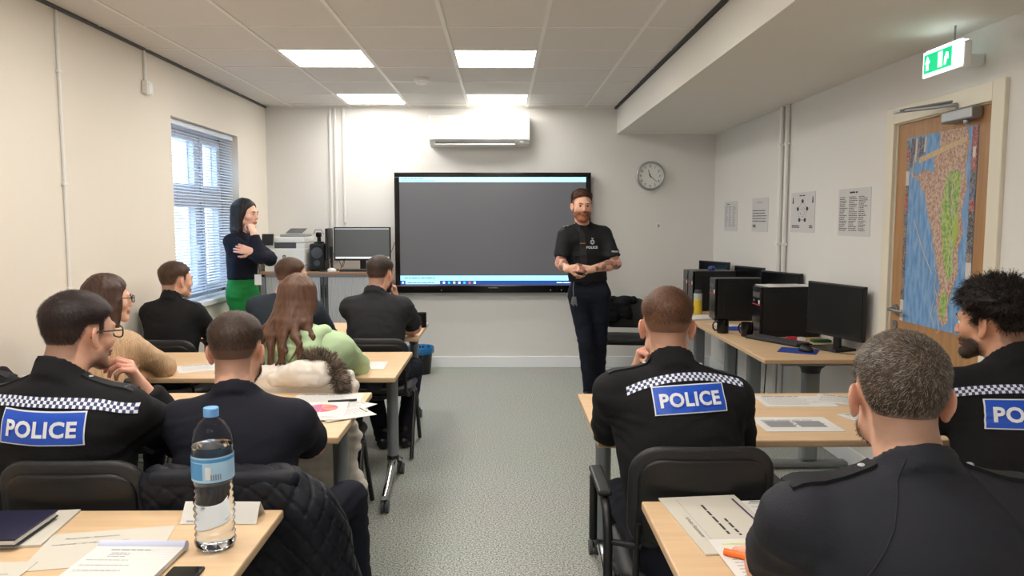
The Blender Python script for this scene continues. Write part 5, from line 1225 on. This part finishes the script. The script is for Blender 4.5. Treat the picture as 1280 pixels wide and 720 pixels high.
def seam(p, pts, d, r=.0016, off=.0005, name='seam'):
    P = [np.array(q, float) for q in pts]; L = []
    for a, b in zip(P, P[1:]): L += [a+(b-a)*k/8 for k in range(8)]
    L.append(P[-1]); MB().tube(drape(p, L, d, off), r, 6).build(name, p['top'].data.materials[0], p['top'], smooth=60)
def long_hair(p, locks, col, shell=True, n=260, name='hair', seed=1, cover=None, res=.006, wid=.0009):
    """locks: list of polylines in head-local coordinates with radii; strands laid along them"""
    Rh, H, hs = p['Rh'], p['H'], p['hs']; f = Field(); col = np.array(lin(col)); r = np.random.default_rng(seed)
    if shell: cover(f)
    vs_, qs, cs = [], [], []; k0 = 0
    for path, rad in locks:
        path = np.array(path, float)
        for (a, b, ra, rb) in zip(path, path[1:], rad, rad[1:]): f.rc(a, b, ra, rb, .012)
    v_, f_ = f.mesh(res); g = 1+.3*noise(v_*np.array([120, 120, 14])); v2 = v_+vnorm(v_, f_)*(noise(v_*np.array([110, 110, 16]))*.0022)[:, None]
    vs_.append(v2); qs.append(f_); cs.append(col*g[:, None]*.85); k0 = len(v2)
    for path, rad in locks:
        path = np.array(path, float); seg = len(path)-1; t = np.linspace(0, seg, seg*5+1); i = np.minimum(t.astype(int), seg-1); u = (t-i)[:, None]
        Pm = path[np.maximum(i-1, 0)]; P0 = path[i]; P1 = path[i+1]; P2 = path[np.minimum(i+2, seg)]
        cen = .5*((2*P0)+(P1-Pm)*u+(2*Pm-5*P0+4*P1-P2)*u*u+(3*P0-Pm-3*P1+P2)*u**3); rr = np.interp(t, np.arange(seg+1), rad)
        m = max(int(n/len(locks)), 4)
        for s in range(m):
            a = r.uniform(0, 2*PI); o = unit(np.array([math.cos(a), math.sin(a), r.uniform(-.3, .3)])); w = r.uniform(.75, 1.12)
            c = cen+o*rr[:, None]*w+np.stack([np.sin(t*2.2+a*3), np.cos(t*1.8+a*2), 0*t], 1)*.0022; sd = unit(np.cross(o, cen[-1]-cen[0]+1e-3))*wid
            tp = np.minimum(1, (len(t)-1-np.arange(len(t)))/4+.1)[:, None]
            vv = np.stack([c-sd*tp, c+sd*tp], 1).reshape(-1, 3); j = np.arange(len(t)-1)[:, None]*2+k0; qs.append(np.concatenate([j, j+1, j+3, j+2], 1)); vs_.append(vv); cs.append(np.tile(col*r.uniform(.6, 1.7), (len(vv), 1))); k0 += len(vv)
    fmesh(name, np.concatenate(vs_)*hs@Rh.T+H, np.concatenate(qs), M['hair'], p['root'], np.concatenate(cs))
def scalp_cover(thick=.012, back=-.10, fr_=.078):
    """hair shell over the skull for long hair, open at the face"""
    def cov(f):
        for s in (-1, 1): f.el((s*.080, -.012, -.012), (.018, .034, .055), .015)
        f.el((0, -.016, .036), (.076+thick, .098+thick, .088+thick), .02).rc((0, -.045, .0), (0, -.05, back), .072+thick*.6, .06, .03)
        f.el((0, .080, -.035), (.066, .080, .112), .012, sub=True)
        for s in (-1, 1): f.el((s*.04, .085, .0), (.04, .05, .06), .01, sub=True)
    return cov

SHORT = dict(top=.014, side=.0035, col=(52, 40, 34), n=5000)
# ------------------------------------------------------------------ the people
# nearest right: grey-haired officer in a dark shirt
p = person('grey-haired officer in plain dark shirt in right foreground, seen from behind', (.735, 1.31, 1.055), (.740, 1.385, 1.195), hyaw=-.27, hpitch=.06, P=(.76, 1.16, .55), shw=.205, bulk=1.12, headsc=.98,
    EL=(.545, 1.47, .82), WL=(.60, 1.66, .765), ER=(.99, 1.46, .84), WR=(.92, 1.68, .77), hair=dict(top=.010, side=.0025, col=(74, 60, 50), n=26000, len=.011, grey=.32, nape=-.055, wd=.00032, whorl=(.03, -.085, .085), lift=.18), beard=dict(col=(110, 76, 58), amt=.75, thick=.002),
    skin='fair', top='polo_grey', sleeve='short', collar='shirt', res=.0075, headres=.0032, handres=.004, seed=1, wr_amp=.005, hands=(dict(fd=(.3, 1, 0), pn=(0, .1, -1), curl=.5), None))
epaulette(p, -1, off=.007, w=.06); epaulette(p, 1, off=.007, w=.06)
seam(p, [(.69, 1.1, 1.115), (.645, 1.1, 1.02), (.60, 1.1, .95), (.565, 1.1, .88)], (0, 1, 0)); seam(p, [(.79, 1.1, 1.115), (.85, 1.1, 1.03), (.90, 1.1, .95), (.93, 1.1, .88)], (0, 1, 0))
# right edge: curly-haired officer
p = person('officer with curly black hair and police jacket at right edge', (1.605, 2.34, 1.05), (1.585, 2.42, 1.19), hyaw=.58, hpitch=.02, P=(1.62, 2.24, .53), bulk=1.12, shw=.20,
    hair=dict(top=.036, side=.005, col=(34, 28, 26), n=9000, len=.022, curl=1, lump=(60, .010), fade=(.01, .06), nape=-.04, lift=.5, wd=.0008, front=.092), beard=dict(col=(60, 44, 38), amt=.75, thick=.002), skin='mid', top='jacket', collar='stand', res=.009, headres=.0038, seed=2)
back_marks(p, (1.57, .945), w=.23, h=.083, bw=.24, bz=.062, arc=.02)
# right table: officer with police jacket, cheek on fist
p = person('auburn-haired officer in police jacket resting cheek on fist at right-hand table', (.543, 2.40, 1.03), (.54, 2.47, 1.175), hyaw=-.14, hpitch=.10, P=(.58, 2.27, .53), bulk=1.12, SL=(.358, 2.40, .978), SR=(.735, 2.39, .96),
    EL=(.385, 2.66, .79), WL=(.462, 2.585, 1.00), ER=(.80, 2.54, .78), WR=(.66, 2.74, .765), hair=dict(top=.013, side=.001, col=(92, 62, 44), n=9000, len=.014, nape=-.052, wd=.0005, whorl=(-.01, -.08, .10)), skin='fair', top='jacket', collar='stand', res=.0085, headres=.0038, seed=3,
    hands=(dict(fd=(.30, -.15, 1), pn=(.6, -.5, -.1), curl=1.3), None), wr_amp=.006)
back_marks(p, (.572, .98), w=.218, h=.082, tilt=.07, bw=.185, bz=.055, arc=.032)
epaulette(p, -1); epaulette(p, 1)
# left row three: man in polo
p = person('man in plain black polo shirt behind the water bottle, black quilted coat on his chair', (-.838, 2.36, .955), (-.855, 2.43, 1.103), hyaw=.04, hpitch=.06, P=(-.83, 2.27, .50), bulk=1.03, SL=(-1.02, 2.37, .895), SR=(-.655, 2.37, .895),
    EL=(-1.06, 2.56, .76), ER=(-.655, 2.56, .755), WR=(-.70, 2.69, .752), WL=(-.90, 2.78, .765), KR=(-.555, 2.68, .52), AR=(-.54, 2.72, .09), hair=dict(top=.012, side=.001, col=(66, 50, 42), n=9000, len=.012, nape=-.052, wd=.0005), beard=dict(col=(70, 46, 34), amt=.85, thick=.004), skin='fair',
    top='polo', sleeve='short', collar='polo', res=.0085, headres=.0036, seed=4, wr_amp=.006, hands=(None, dict(fd=(-.8, .5, -.1), pn=(0, 0, -1), curl=.7)))
# left: man with glasses and police jacket
p = person('bespectacled man in police jacket, chin on hand, at left foreground', (-1.315, 2.235, 1.03), (-1.29, 2.315, 1.178), hyaw=-.44, hpitch=.05, P=(-1.32, 2.27, .53), bulk=1.14, SL=(-1.53, 2.24, .958), SR=(-1.115, 2.24, .958),
    EL=(-1.53, 2.48, .78), WL=(-1.42, 2.68, .77), ER=(-1.09, 2.55, .785), WR=(-1.185, 2.475, .975), body_yaw=-.05, hair=dict(top=.015, side=.003, col=(46, 34, 34), n=11000, len=.014, nape=-.054, wd=.0005), beard=dict(col=(60, 44, 40), amt=.5), skin='fair',
    top='jacket', collar='stand', res=.009, headres=.0036, seed=5, glasses=True, wr_amp=.006, hands=(None, dict(fd=(-.20, -.35, .9), pn=(-.9, -.5, .0), curl=.85)))
back_marks(p, (-1.305, .938), w=.226, h=.087, tilt=-.05, bw=.24, bz=.055, arc=.022)
epaulette(p, -1, '311'); epaulette(p, 1, '311')
# far left, mostly outside
p = person('officer with glasses mostly cut off by left picture edge', (-1.815, 2.53, 1.0), (-1.875, 2.60, 1.125), hyaw=-1.05, P=(-1.84, 2.45, .53), bulk=1.05, WR=(-1.875, 2.76, .99), ER=(-1.74, 2.74, .80), SR=(-1.655, 2.52, .945), SL=(-2.01, 2.55, .94),
    hair=dict(SHORT), skin='fair', top='jacket', collar='stand', res=.011, headres=.0048, seed=6, glasses=True, hands=(None, dict(fd=(-.3, 0, 1), pn=(-1, 0, 0), curl=1.0)))
epaulette(p, 1, '311')
# woman in tan jumper
p = person('woman in tan ribbed jumper with long brown hair and glasses', (-1.93, 3.62, .995), (-1.905, 3.68, 1.142), hyaw=-.85, hpitch=.03, P=(-1.94, 3.58, .52), body_yaw=-.45, bulk=1.0, shw=.165, fem=True, EL=(-2.10, 3.90, .775), WL=(-1.93, 4.03, .775), ER=(-1.735, 3.86, .78), WR=(-1.92, 4.05, .775),
    SR=(-1.775, 3.60, .935), SL=(-2.09, 3.64, .935), skin='light', top='tan_knit', collar=None, res=.0095, headres=.0042, seed=7, glasses=True, wr_amp=.004, headsc=.96)
LK = []
for k, (x, y) in enumerate(((-.07, -.045), (-.05, -.075), (-.02, -.095), (.02, -.095), (.05, -.075), (.075, -.045), (.082, -.01), (.082, .015))):
    e_ = -.25-.03*(k % 3); LK.append(([(x*.4, y*.5-.01, .108), (x*.85, y*.95, .06), (x*.98, y*1.0, -.04), (x*1.02+.005, y*1.05-.02, -.12), (x*1.2+.02*(k % 2), y*1.0-.06, -.19), (x*1.2+.02, y-.09, e_)], [.014, .020, .024, .022, .014, .005]))
LK.append(([(.07, .02, .07), (.088, .025, .0), (.088, .015, -.08), (.095, .0, -.17), (.10, -.01, -.30)], [.012, .015, .017, .014, .004]))
long_hair(p, LK, (74, 52, 44), cover=scalp_cover(.012, -.12), n=520, seed=2)
# woman in mint hoodie
p = person('woman in mint green hoodie with long brown hair down her back', (-.965, 3.675, .975), (-1.00, 3.735, 1.128), hyaw=-.25, hpitch=.10, P=(-.965, 3.645, .52), bulk=1.08, shw=.18, fem=True, EL=(-1.22, 3.905, .765), ER=(-.765, 3.925, .765), WL=(-1.06, 4.05, .77), WR=(-.92, 4.06, .77),
    SL=(-1.145, 3.685, .91), SR=(-.79, 3.685, .91), skin='light', top='green_knit', collar=None, res=.009, headres=.0042, seed=8, wr_amp=.007)
f = Field(); f.rc((-1.04, 3.610, .965), (-.90, 3.610, .965), .040, .040, .03).rc((-1.035, 3.580, .915), (-.905, 3.580, .915), .045, .045, .04).rc((-.97, 3.570, .885), (-.97, 3.565, .85), .05, .035, .04).rc((-1.08, 3.665, .985), (-1.01, 3.605, .98), .032, .036, .03).rc((-.86, 3.665, .985), (-.93, 3.605, .98), .032, .036, .03)
v_, f_ = f.mesh(.008); v_ = wrinkle(v_, f_, .006, sc=(14, 14, 14), seed=3); fmesh('hood', v_, f_, M['green_knit'], p['top'])
LK = []; r2 = random.Random(4)
for k in range(21):
    a = -3.0+k*(2.86/20); x, y = math.cos(a), math.sin(a); e_ = -.22-.15*r2.random(); sp = r2.uniform(.8, 1.5); j = lambda m: r2.uniform(-m, m)
    back = -.175 if abs(x) < .8 else -.12
    LK.append(([(x*.022, y*.030, .118), (x*.068, y*.083-.012, .065), (x*.080, y*.098-.016, -.02), (x*.090+j(.010), y*.075-.075, -.10), (x*.115*sp+j(.02), back+j(.01), -.165), (x*.135*sp+j(.03), back-.015+j(.01), e_+.03), (x*.14*sp+j(.045), back-.02, e_-.06)], [.012, .018, .020, .018, .012, .008, .003]))
long_hair(p, LK, (98, 68, 52), cover=scalp_cover(.012, -.09), n=1100, seed=5, wid=.0008)
# front-left row
p = person('short-haired officer in black seated nearest the window in the front left row', (-2.145, 4.94, .985), (-2.14, 5.0, 1.125), hyaw=-.62, P=(-2.14, 4.86, .52), body_yaw=-.15, bulk=1.0, shw=.165, hair=dict(SHORT, col=(80, 58, 46), nape=-.052, side=.002), skin='fair', top='jacket', collar='stand', res=.0105, headres=.0045, seed=9, EL=(-2.28, 5.14, .78), WL=(-2.16, 5.36, .775))
epaulette(p, -1); epaulette(p, 1)
p = person('man in slate grey top half hidden behind the mint hoodie woman', (-1.44, 5.0, 1.0), (-1.40, 5.06, 1.145), hyaw=-.75, P=(-1.44, 4.92, .52), body_yaw=-.1, bulk=1.12, shw=.20, SL=(-1.62, 5.0, .96), hair=dict(SHORT, col=(84, 60, 46), front=.075, nape=-.05, side=.001), skin='fair', top='slate', collar=None, res=.0105, headres=.0045, seed=10)
p = person('officer in short-sleeved charcoal shirt, chin on hand, directly before the big screen', (-.83, 4.96, 1.02), (-.805, 5.03, 1.162), hyaw=-.40, hpitch=.05, P=(-.82, 4.88, .52), bulk=1.06, SL=(-1.005, 4.98, .955), SR=(-.65, 4.98, .955), ER=(-.605, 5.20, .785), WR=(-.69, 5.13, .775),
    EL=(-.86, 5.30, .775), WL=(-.725, 5.18, .985), hair=dict(SHORT, col=(60, 46, 40), top=.012, nape=-.05, side=.002), beard=dict(col=(56, 40, 34), amt=.8, thick=.003), skin='fair', top='shirt_dark', sleeve='short', collar='shirt', res=.0095, headres=.0045, seed=11, KR=(-.62, 5.26, .50), AR=(-.66, 5.02, .09), KL=(-.95, 5.28, .5), AL=(-.80, 5.0, .09), wr_amp=.006,
    hands=(dict(fd=(-.1, -.1, 1), pn=(-.9, -.2, 0), curl=.9), dict(fd=(-.9, -.3, -.1), pn=(0, 0, -1), curl=.6)))
# presenter
F_ = 2.85
p = person('standing bearded officer with tattooed forearms and hands clasped, beside the big screen', (.668, 6.34, 1.470), (.655, 6.29, 1.638), P=(.73, 6.36, .93), stand=True, body_yaw=F_-.0, SL=(.850, 6.36, 1.41), SR=(.515, 6.27, 1.405),
    EL=(.935, 6.24, 1.165), WL=(.70, 6.07, 1.13), ER=(.475, 6.20, 1.17), WR=(.525, 6.04, 1.135), hyaw=PI+.10, hpitch=.04, KL=(.83, 6.42, .50), AL=(.845, 6.58, .09), KR=(.70, 6.32, .50), AR=(.745, 6.38, .09),
    hair=dict(top=.019, side=.0018, col=(96, 66, 50), n=5000, len=.016, fade=(.045, .10), stub=.6, nape=-.05, front=.084, hl=(.050, .092), lump=(70, .004), lift=.6, whorl=(0, -.12, .05), wd=.0010), beard=dict(col=(142, 88, 62), amt=.8, thick=.005), skin='fair', top='shirt', sleeve='short', collar='shirt', res=.009, headres=.0034, handres=.0038, seed=12, bulk=1.0, hem=1.015, tattoo=True, wr_amp=.006,
    hands=(dict(fd=(-1, -.12, .12), pn=(.1, .9, -.5), side=1, curl=.75), dict(fd=(1, -.25, .18), pn=(-.1, .8, -.6), side=-1, curl=.7)))
epaulette(p, -1, pips=2); epaulette(p, 1, pips=2)
fd_ = -p['fr']; T = bvh(p)
tp = [(.640, 6.0, 1.455), (.655, 6.0, 1.40), (.66, 6.0, 1.30), (.665, 6.0, 1.20), (.67, 6.0, 1.15)]
dd = V(0, 1, 0)
tie = MB(); wds = [.014, .019, .026, .030, .016]; L = []
for q, w in zip(tp, wds): L += [np.array(q)+V(-w, 0, 0), np.array(q)+V(w, 0, 0)]
# subdivide tie along its length
LL = []
for i in range(4):
    for k in range(6):
        u = k/6; LL += [L[2*i]*(1-u)+L[2*i+2]*u, L[2*i+1]*(1-u)+L[2*i+3]*u]
LL += [L[8], L[9]]
fr0 = drape(p, LL, dd, .008, T); bk0 = drape(p, LL, dd, .001, T); m_ = len(LL)
tie.add(fr0+bk0, [(2*i, 2*i+1, 2*i+3, 2*i+2) for i in range(m_//2-1)]+[(m_+2*i, m_+2*i+2, m_+2*i+3, m_+2*i+1) for i in range(m_//2-1)]+[(2*i, 2*i+2, m_+2*i+2, m_+2*i) for i in range(m_//2-1)]+[(2*i+1, m_+2*i+1, m_+2*i+3, 2*i+3) for i in range(m_//2-1)]).build('tie', M['black_pad'], p['top'], smooth=60)
q = drape(p, [(.655, 6.0, 1.335)], dd, .012, T)[0]; MB().box(q[0]-.022, q[0]+.022, q[1]-.002, q[1]+.002, q[2]-.003, q[2]+.003).build('tie_pin', M['gold'], p['top'])
def chest_print(body, c, s, name='chest_lettering', m='reflect_white'):
    v, f, w = text_geo(body, .04); pts = [V(c[0]+(x-w/2)*s, 6.0, c[2]+y*s) for x, y in v]; MB().add(drape(p, pts, dd, .003, T), f).build(name, M[m], p['top'])
chest_print('POLICE', (.735, 0, 1.292), .020)
bd = MB(); bc0 = (.738, 1.345)
star = [(bc0[0]+(.022 if k % 2 == 0 else .015)*math.cos(k*PI/8+PI/2), 6.0, bc0[1]+(.024 if k % 2 == 0 else .016)*math.sin(k*PI/8+PI/2)) for k in range(16)]
bd.add(drape(p, star, dd, .003, T), [tuple(range(16))]); bd.add(drape(p, [(bc0[0]+.009*math.cos(a), 6., bc0[1]+.009*math.sin(a)) for a in [k*PI/6 for k in range(12)]], dd, .005, T), [tuple(range(12))], 1)
bd.add(drape(p, [(bc0[0]-.007, 6, bc0[1]+.024), (bc0[0]+.007, 6, bc0[1]+.024), (bc0[0]+.009, 6, bc0[1]+.036), (bc0[0], 6, bc0[1]+.031), (bc0[0]-.009, 6, bc0[1]+.036)], dd, .004, T), [(0, 1, 2, 3, 4)], 0)
bd.build('crest_badge', [M['silver'], M['checker_navy']], p['top'])
sl_ = drape(p, [(.935+.0, 6, 1.265)], dd, .003, T)[0]
b = MB(); v, f, w = text_geo('POLICE', .04); b.add(drape(p, [V(.925+(x-w/2)*.012, 6.0, 1.262+y*.012) for x, y in v], dd, .003, T), f); b.build('sleeve_lettering', M['reflect_white'], p['top'])
for x0_, lab_ in ((.55, 'pocket_flap'), (.775, 'pocket_flap')):
    zz = 1.265; pts = [(x0_+.10*i/6, 6.0, zz-.035*j/2) for j in range(3) for i in range(7)]; P_ = drape(p, pts, dd, .0035, T)
    MB().add(P_, [(j*7+i, j*7+i+1, (j+1)*7+i+1, (j+1)*7+i) for j in range(2) for i in range(6)]).build(lab_, M['shirt_dark'], p['top'], smooth=60)
for sx_ in (-1, 1):
    pts = [(.657+sx_*.008, 6, 1.475), (.657+sx_*.050, 6, 1.462), (.657+sx_*.040, 6, 1.425), (.657+sx_*.010, 6, 1.45)]; MB().add(drape(p, pts, dd, .007, T), [(0, 1, 2, 3)]).build('collar_point', M['shirt_dark'], p['top'])
bel = Field(); bel.rc(p['P']+V(0, 0, .055), p['P']+V(0, 0, .085), .141, .141, .01, R=p['Rt'], sc=(1, .74, 1)); v_, f_ = bel.mesh(.009); fmesh('belt', v_, f_, M['black_pad'], p['trousers'])
kb = MB(); kx, ky = .585, 6.20
kb.tube([(kx, ky, 1.02), (kx-.008, ky-.02, .97), (kx-.004, ky-.022, .90)], .003, 6)
for k in range(6): kb.tube([(kx-.012+.005*k, ky-.022-.003*(k % 2), .90), (kx-.022+.009*k, ky-.026, .84-.008*(k % 3))], .004, 6)
kb.build('key_bunch', M['steel'], p['trousers'], smooth=40)
# woman standing by the window
p = person('dark-haired woman standing by the window, hand at chin, green trousers', (-2.17, 6.36, 1.415), (-2.125, 6.345, 1.572), P=(-2.18, 6.38, .93), stand=True, body_yaw=-1.75, SR=(-2.205, 6.20, 1.355), SL=(-2.15, 6.53, 1.35), ER=(-1.945, 6.12, 1.235), WR=(-2.005, 6.17, 1.415),
    EL=(-1.96, 6.42, 1.20), WL=(-2.00, 6.10, 1.272), hyaw=-1.80, hpitch=.05, fem=True, bulk=.90, skin='light', top='jumper', collar=None, trs='green_trs', res=.0095, headres=.004, handres=.0038, seed=13, hem=1.035, KR=(-2.14, 6.30, .50), KL=(-2.10, 6.47, .50), AR=(-2.16, 6.30, .09), AL=(-2.12, 6.48, .09),
    hands=(dict(fd=(-.85, -.25, .25), pn=(.2, .9, -.2), side=1, curl=.45), dict(fd=(-.35, .35, .8), pn=(-.8, .4, -.1), side=-1, curl=1.1)))
LK = []
for k, a in enumerate(np.linspace(-3.3, .15, 15)):
    x, y = math.cos(a), math.sin(a); LK.append(([(x*.022, y*.03, .116), (x*.068, y*.083-.010, .062), (x*.078, y*.094-.012, -.03), (x*.082, y*.092-.012, -.13), (x*.084+.01, y*.085-.005, -.215-.02*(k % 2))], [.012, .018, .020, .020, .007]))
long_hair(p, LK, (30, 24, 24), cover=scalp_cover(.011, -.10), n=500, seed=9)
ln = MB().tube([(-2.10, 6.28, 1.44), (-2.02, 6.24, 1.30), (-1.985, 6.22, 1.12), (-1.99, 6.20, 1.03)], .0035, 6).build('lanyard', M['black'], p['root'], smooth=60)
MB().box(-2.01, -1.955, 6.17, 6.173, 1.0, 1.085).build('pass_card', M['paper'], ln)

# ------------------------------------------------------------------ coats on chairs
def coat_mesh(f, h, name, m, root, disp):
    v, q = f.mesh(h); v = v+vnorm(v, q)*disp(v)[:, None]; return fmesh(name, v, q, m, root)
root = empty('quilted_coat', (-.75, 2.10, .25), 'black diamond-quilted coat draped over the chair behind the water bottle', 'coat')
f = Field(); f.rc((-.98, 2.125, .775), (-.63, 2.125, .775), .050, .053, .03).rc((-.62, 2.12, .75), (-.53, 2.16, .62), .058, .075, .05)
for x in (-.96, -.86, -.76, -.66): f.rc((x, 2.115, .76), (x-.01, 2.085, .32), .048, .058, .05)
f.rc((-.57, 2.13, .69), (-.50, 2.17, .28), .085, .095, .06).rc((-.53, 2.16, .58), (-.46, 2.23, .26), .07, .08, .05)
def quilt(v):
    a = (v[:, 0]+v[:, 1])*1.0; g1 = np.abs(((a+v[:, 2])/.075) % 1-.5); g2 = np.abs(((a-v[:, 2])/.075) % 1-.5); return -.006*(np.exp(-(g1/.07)**2)+np.exp(-(g2/.07)**2))+.006*noise(v*9)
coat_mesh(f, .0065, 'quilted_shell', M['quilt'], root, quilt)
f = Field(); f.rc((-.97, 2.09, .80), (-.60, 2.095, .795), .028, .030, .01); coat_mesh(f, .008, 'collar', M['quilt'], root, lambda v: .004*noise(v*20))
root = empty('puffer_coat', (-.88, 3.50, .2), 'white puffer coat with fur-trimmed hood over the chair of the mint hoodie woman', 'coat')
f = Field()
for k in range(14):
    z = .80-k*.047; x1 = -.72+.02*math.sin(k*1.3)+.01*k*.3
    f.rc((-1.16, 3.515, z), (x1, 3.515-.003*k, z), .030, .031, .016)
f.rc((-1.15, 3.53, .80), (-.90, 3.53, .82), .048, .05, .03).rc((-1.15, 3.525, .765), (-.80, 3.525, .765), .044, .044, .02)
coat_mesh(f, .0075, 'quilted_body', M['white_coat'], root, lambda v: .007*noise(v*14)+.003*noise(v*np.array([40, 40, 8])))
f = Field(); f.el((-.90, 3.50, .815), (.145, .075, .062), .03).rc((-1.05, 3.50, .79), (-.85, 3.49, .82), .045, .055, .03)
hd = coat_mesh(f, .007, 'hood', M['white_coat'], root, lambda v: .009*noise(v*18)+.004*noise(v*45))
path = [(-.90, 3.535, .885), (-.85, 3.52, .885), (-.80, 3.50, .865), (-.765, 3.475, .83), (-.745, 3.455, .785), (-.74, 3.45, .76)]
f = Field()
for a_, b_ in zip(path, path[1:]): f.rc(a_, b_, .020, .020, .01)
v, q = f.mesh(.006); sv, sq, st_, sc_ = strands(v, q, 4500, .032, (.13, .10, .075), whorl=(-.86, 3.50, .78), lift=.9, width=.0011, seed=3)
rr_ = np.repeat(rng.random(4500), 5)[:, None]; sc_ = np.where(rr_ > .6, sc_*2.2, sc_*.8)
fmesh('fur_trim', np.concatenate([v, sv]), np.concatenate([q, sq+len(v)]), M['fur'], hd, np.concatenate([np.tile((.10, .075, .055), (len(v), 1)), sc_]), tris=st_+len(v))
root = empty('draped_jacket', (1.05, 7.1, .4), 'black jacket draped over the empty chair beside the standing officer', 'coat')
f = Field(); f.rc((.95, 7.16, .74), (.96, 7.12, .56), .05, .05, .06).rc((1.05, 7.16, .74), (1.06, 7.12, .60), .045, .04, .06).rc((1.15, 7.15, .745), (1.16, 7.12, .64), .045, .04, .06).rc((.945, 7.19, .765), (1.24, 7.15, .77), .035, .035, .04).rc((.93, 7.16, .74), (.915, 7.08, .44), .045, .05, .03).rc((.925, 7.08, .5), (.93, 7.02, .33), .045, .035, .03).rc((1.0, 7.14, .75), (1.02, 7.13, .60), .04, .03, .03).rc((1.15, 7.13, .75), (1.2, 7.11, .62), .04, .03, .03)
v, q = f.mesh(.009); v = wrinkle(v, q, .010, sc=(12, 12, 18), seed=5); fmesh('jacket_cloth', v, q, M['jacket'], root)
tag(MB().lathe([(.008, 0), (.008, .003)], (.93, 7.03, .62), 10, R=RR).build('button', M['silver'], root), kind=None)
for o in bpy.data.objects:
    n_ = o.name.split('.')[0]
    if n_ in ('print', 'pictogram', 'road_print', 'icons', 'front_port', 'handwriting', 'numerals', 'pass_card', 'panel_print', 'chest_lettering', 'sleeve_lettering', 'index_tab') and o.parent is not None: o['kind'] = 'stuff'
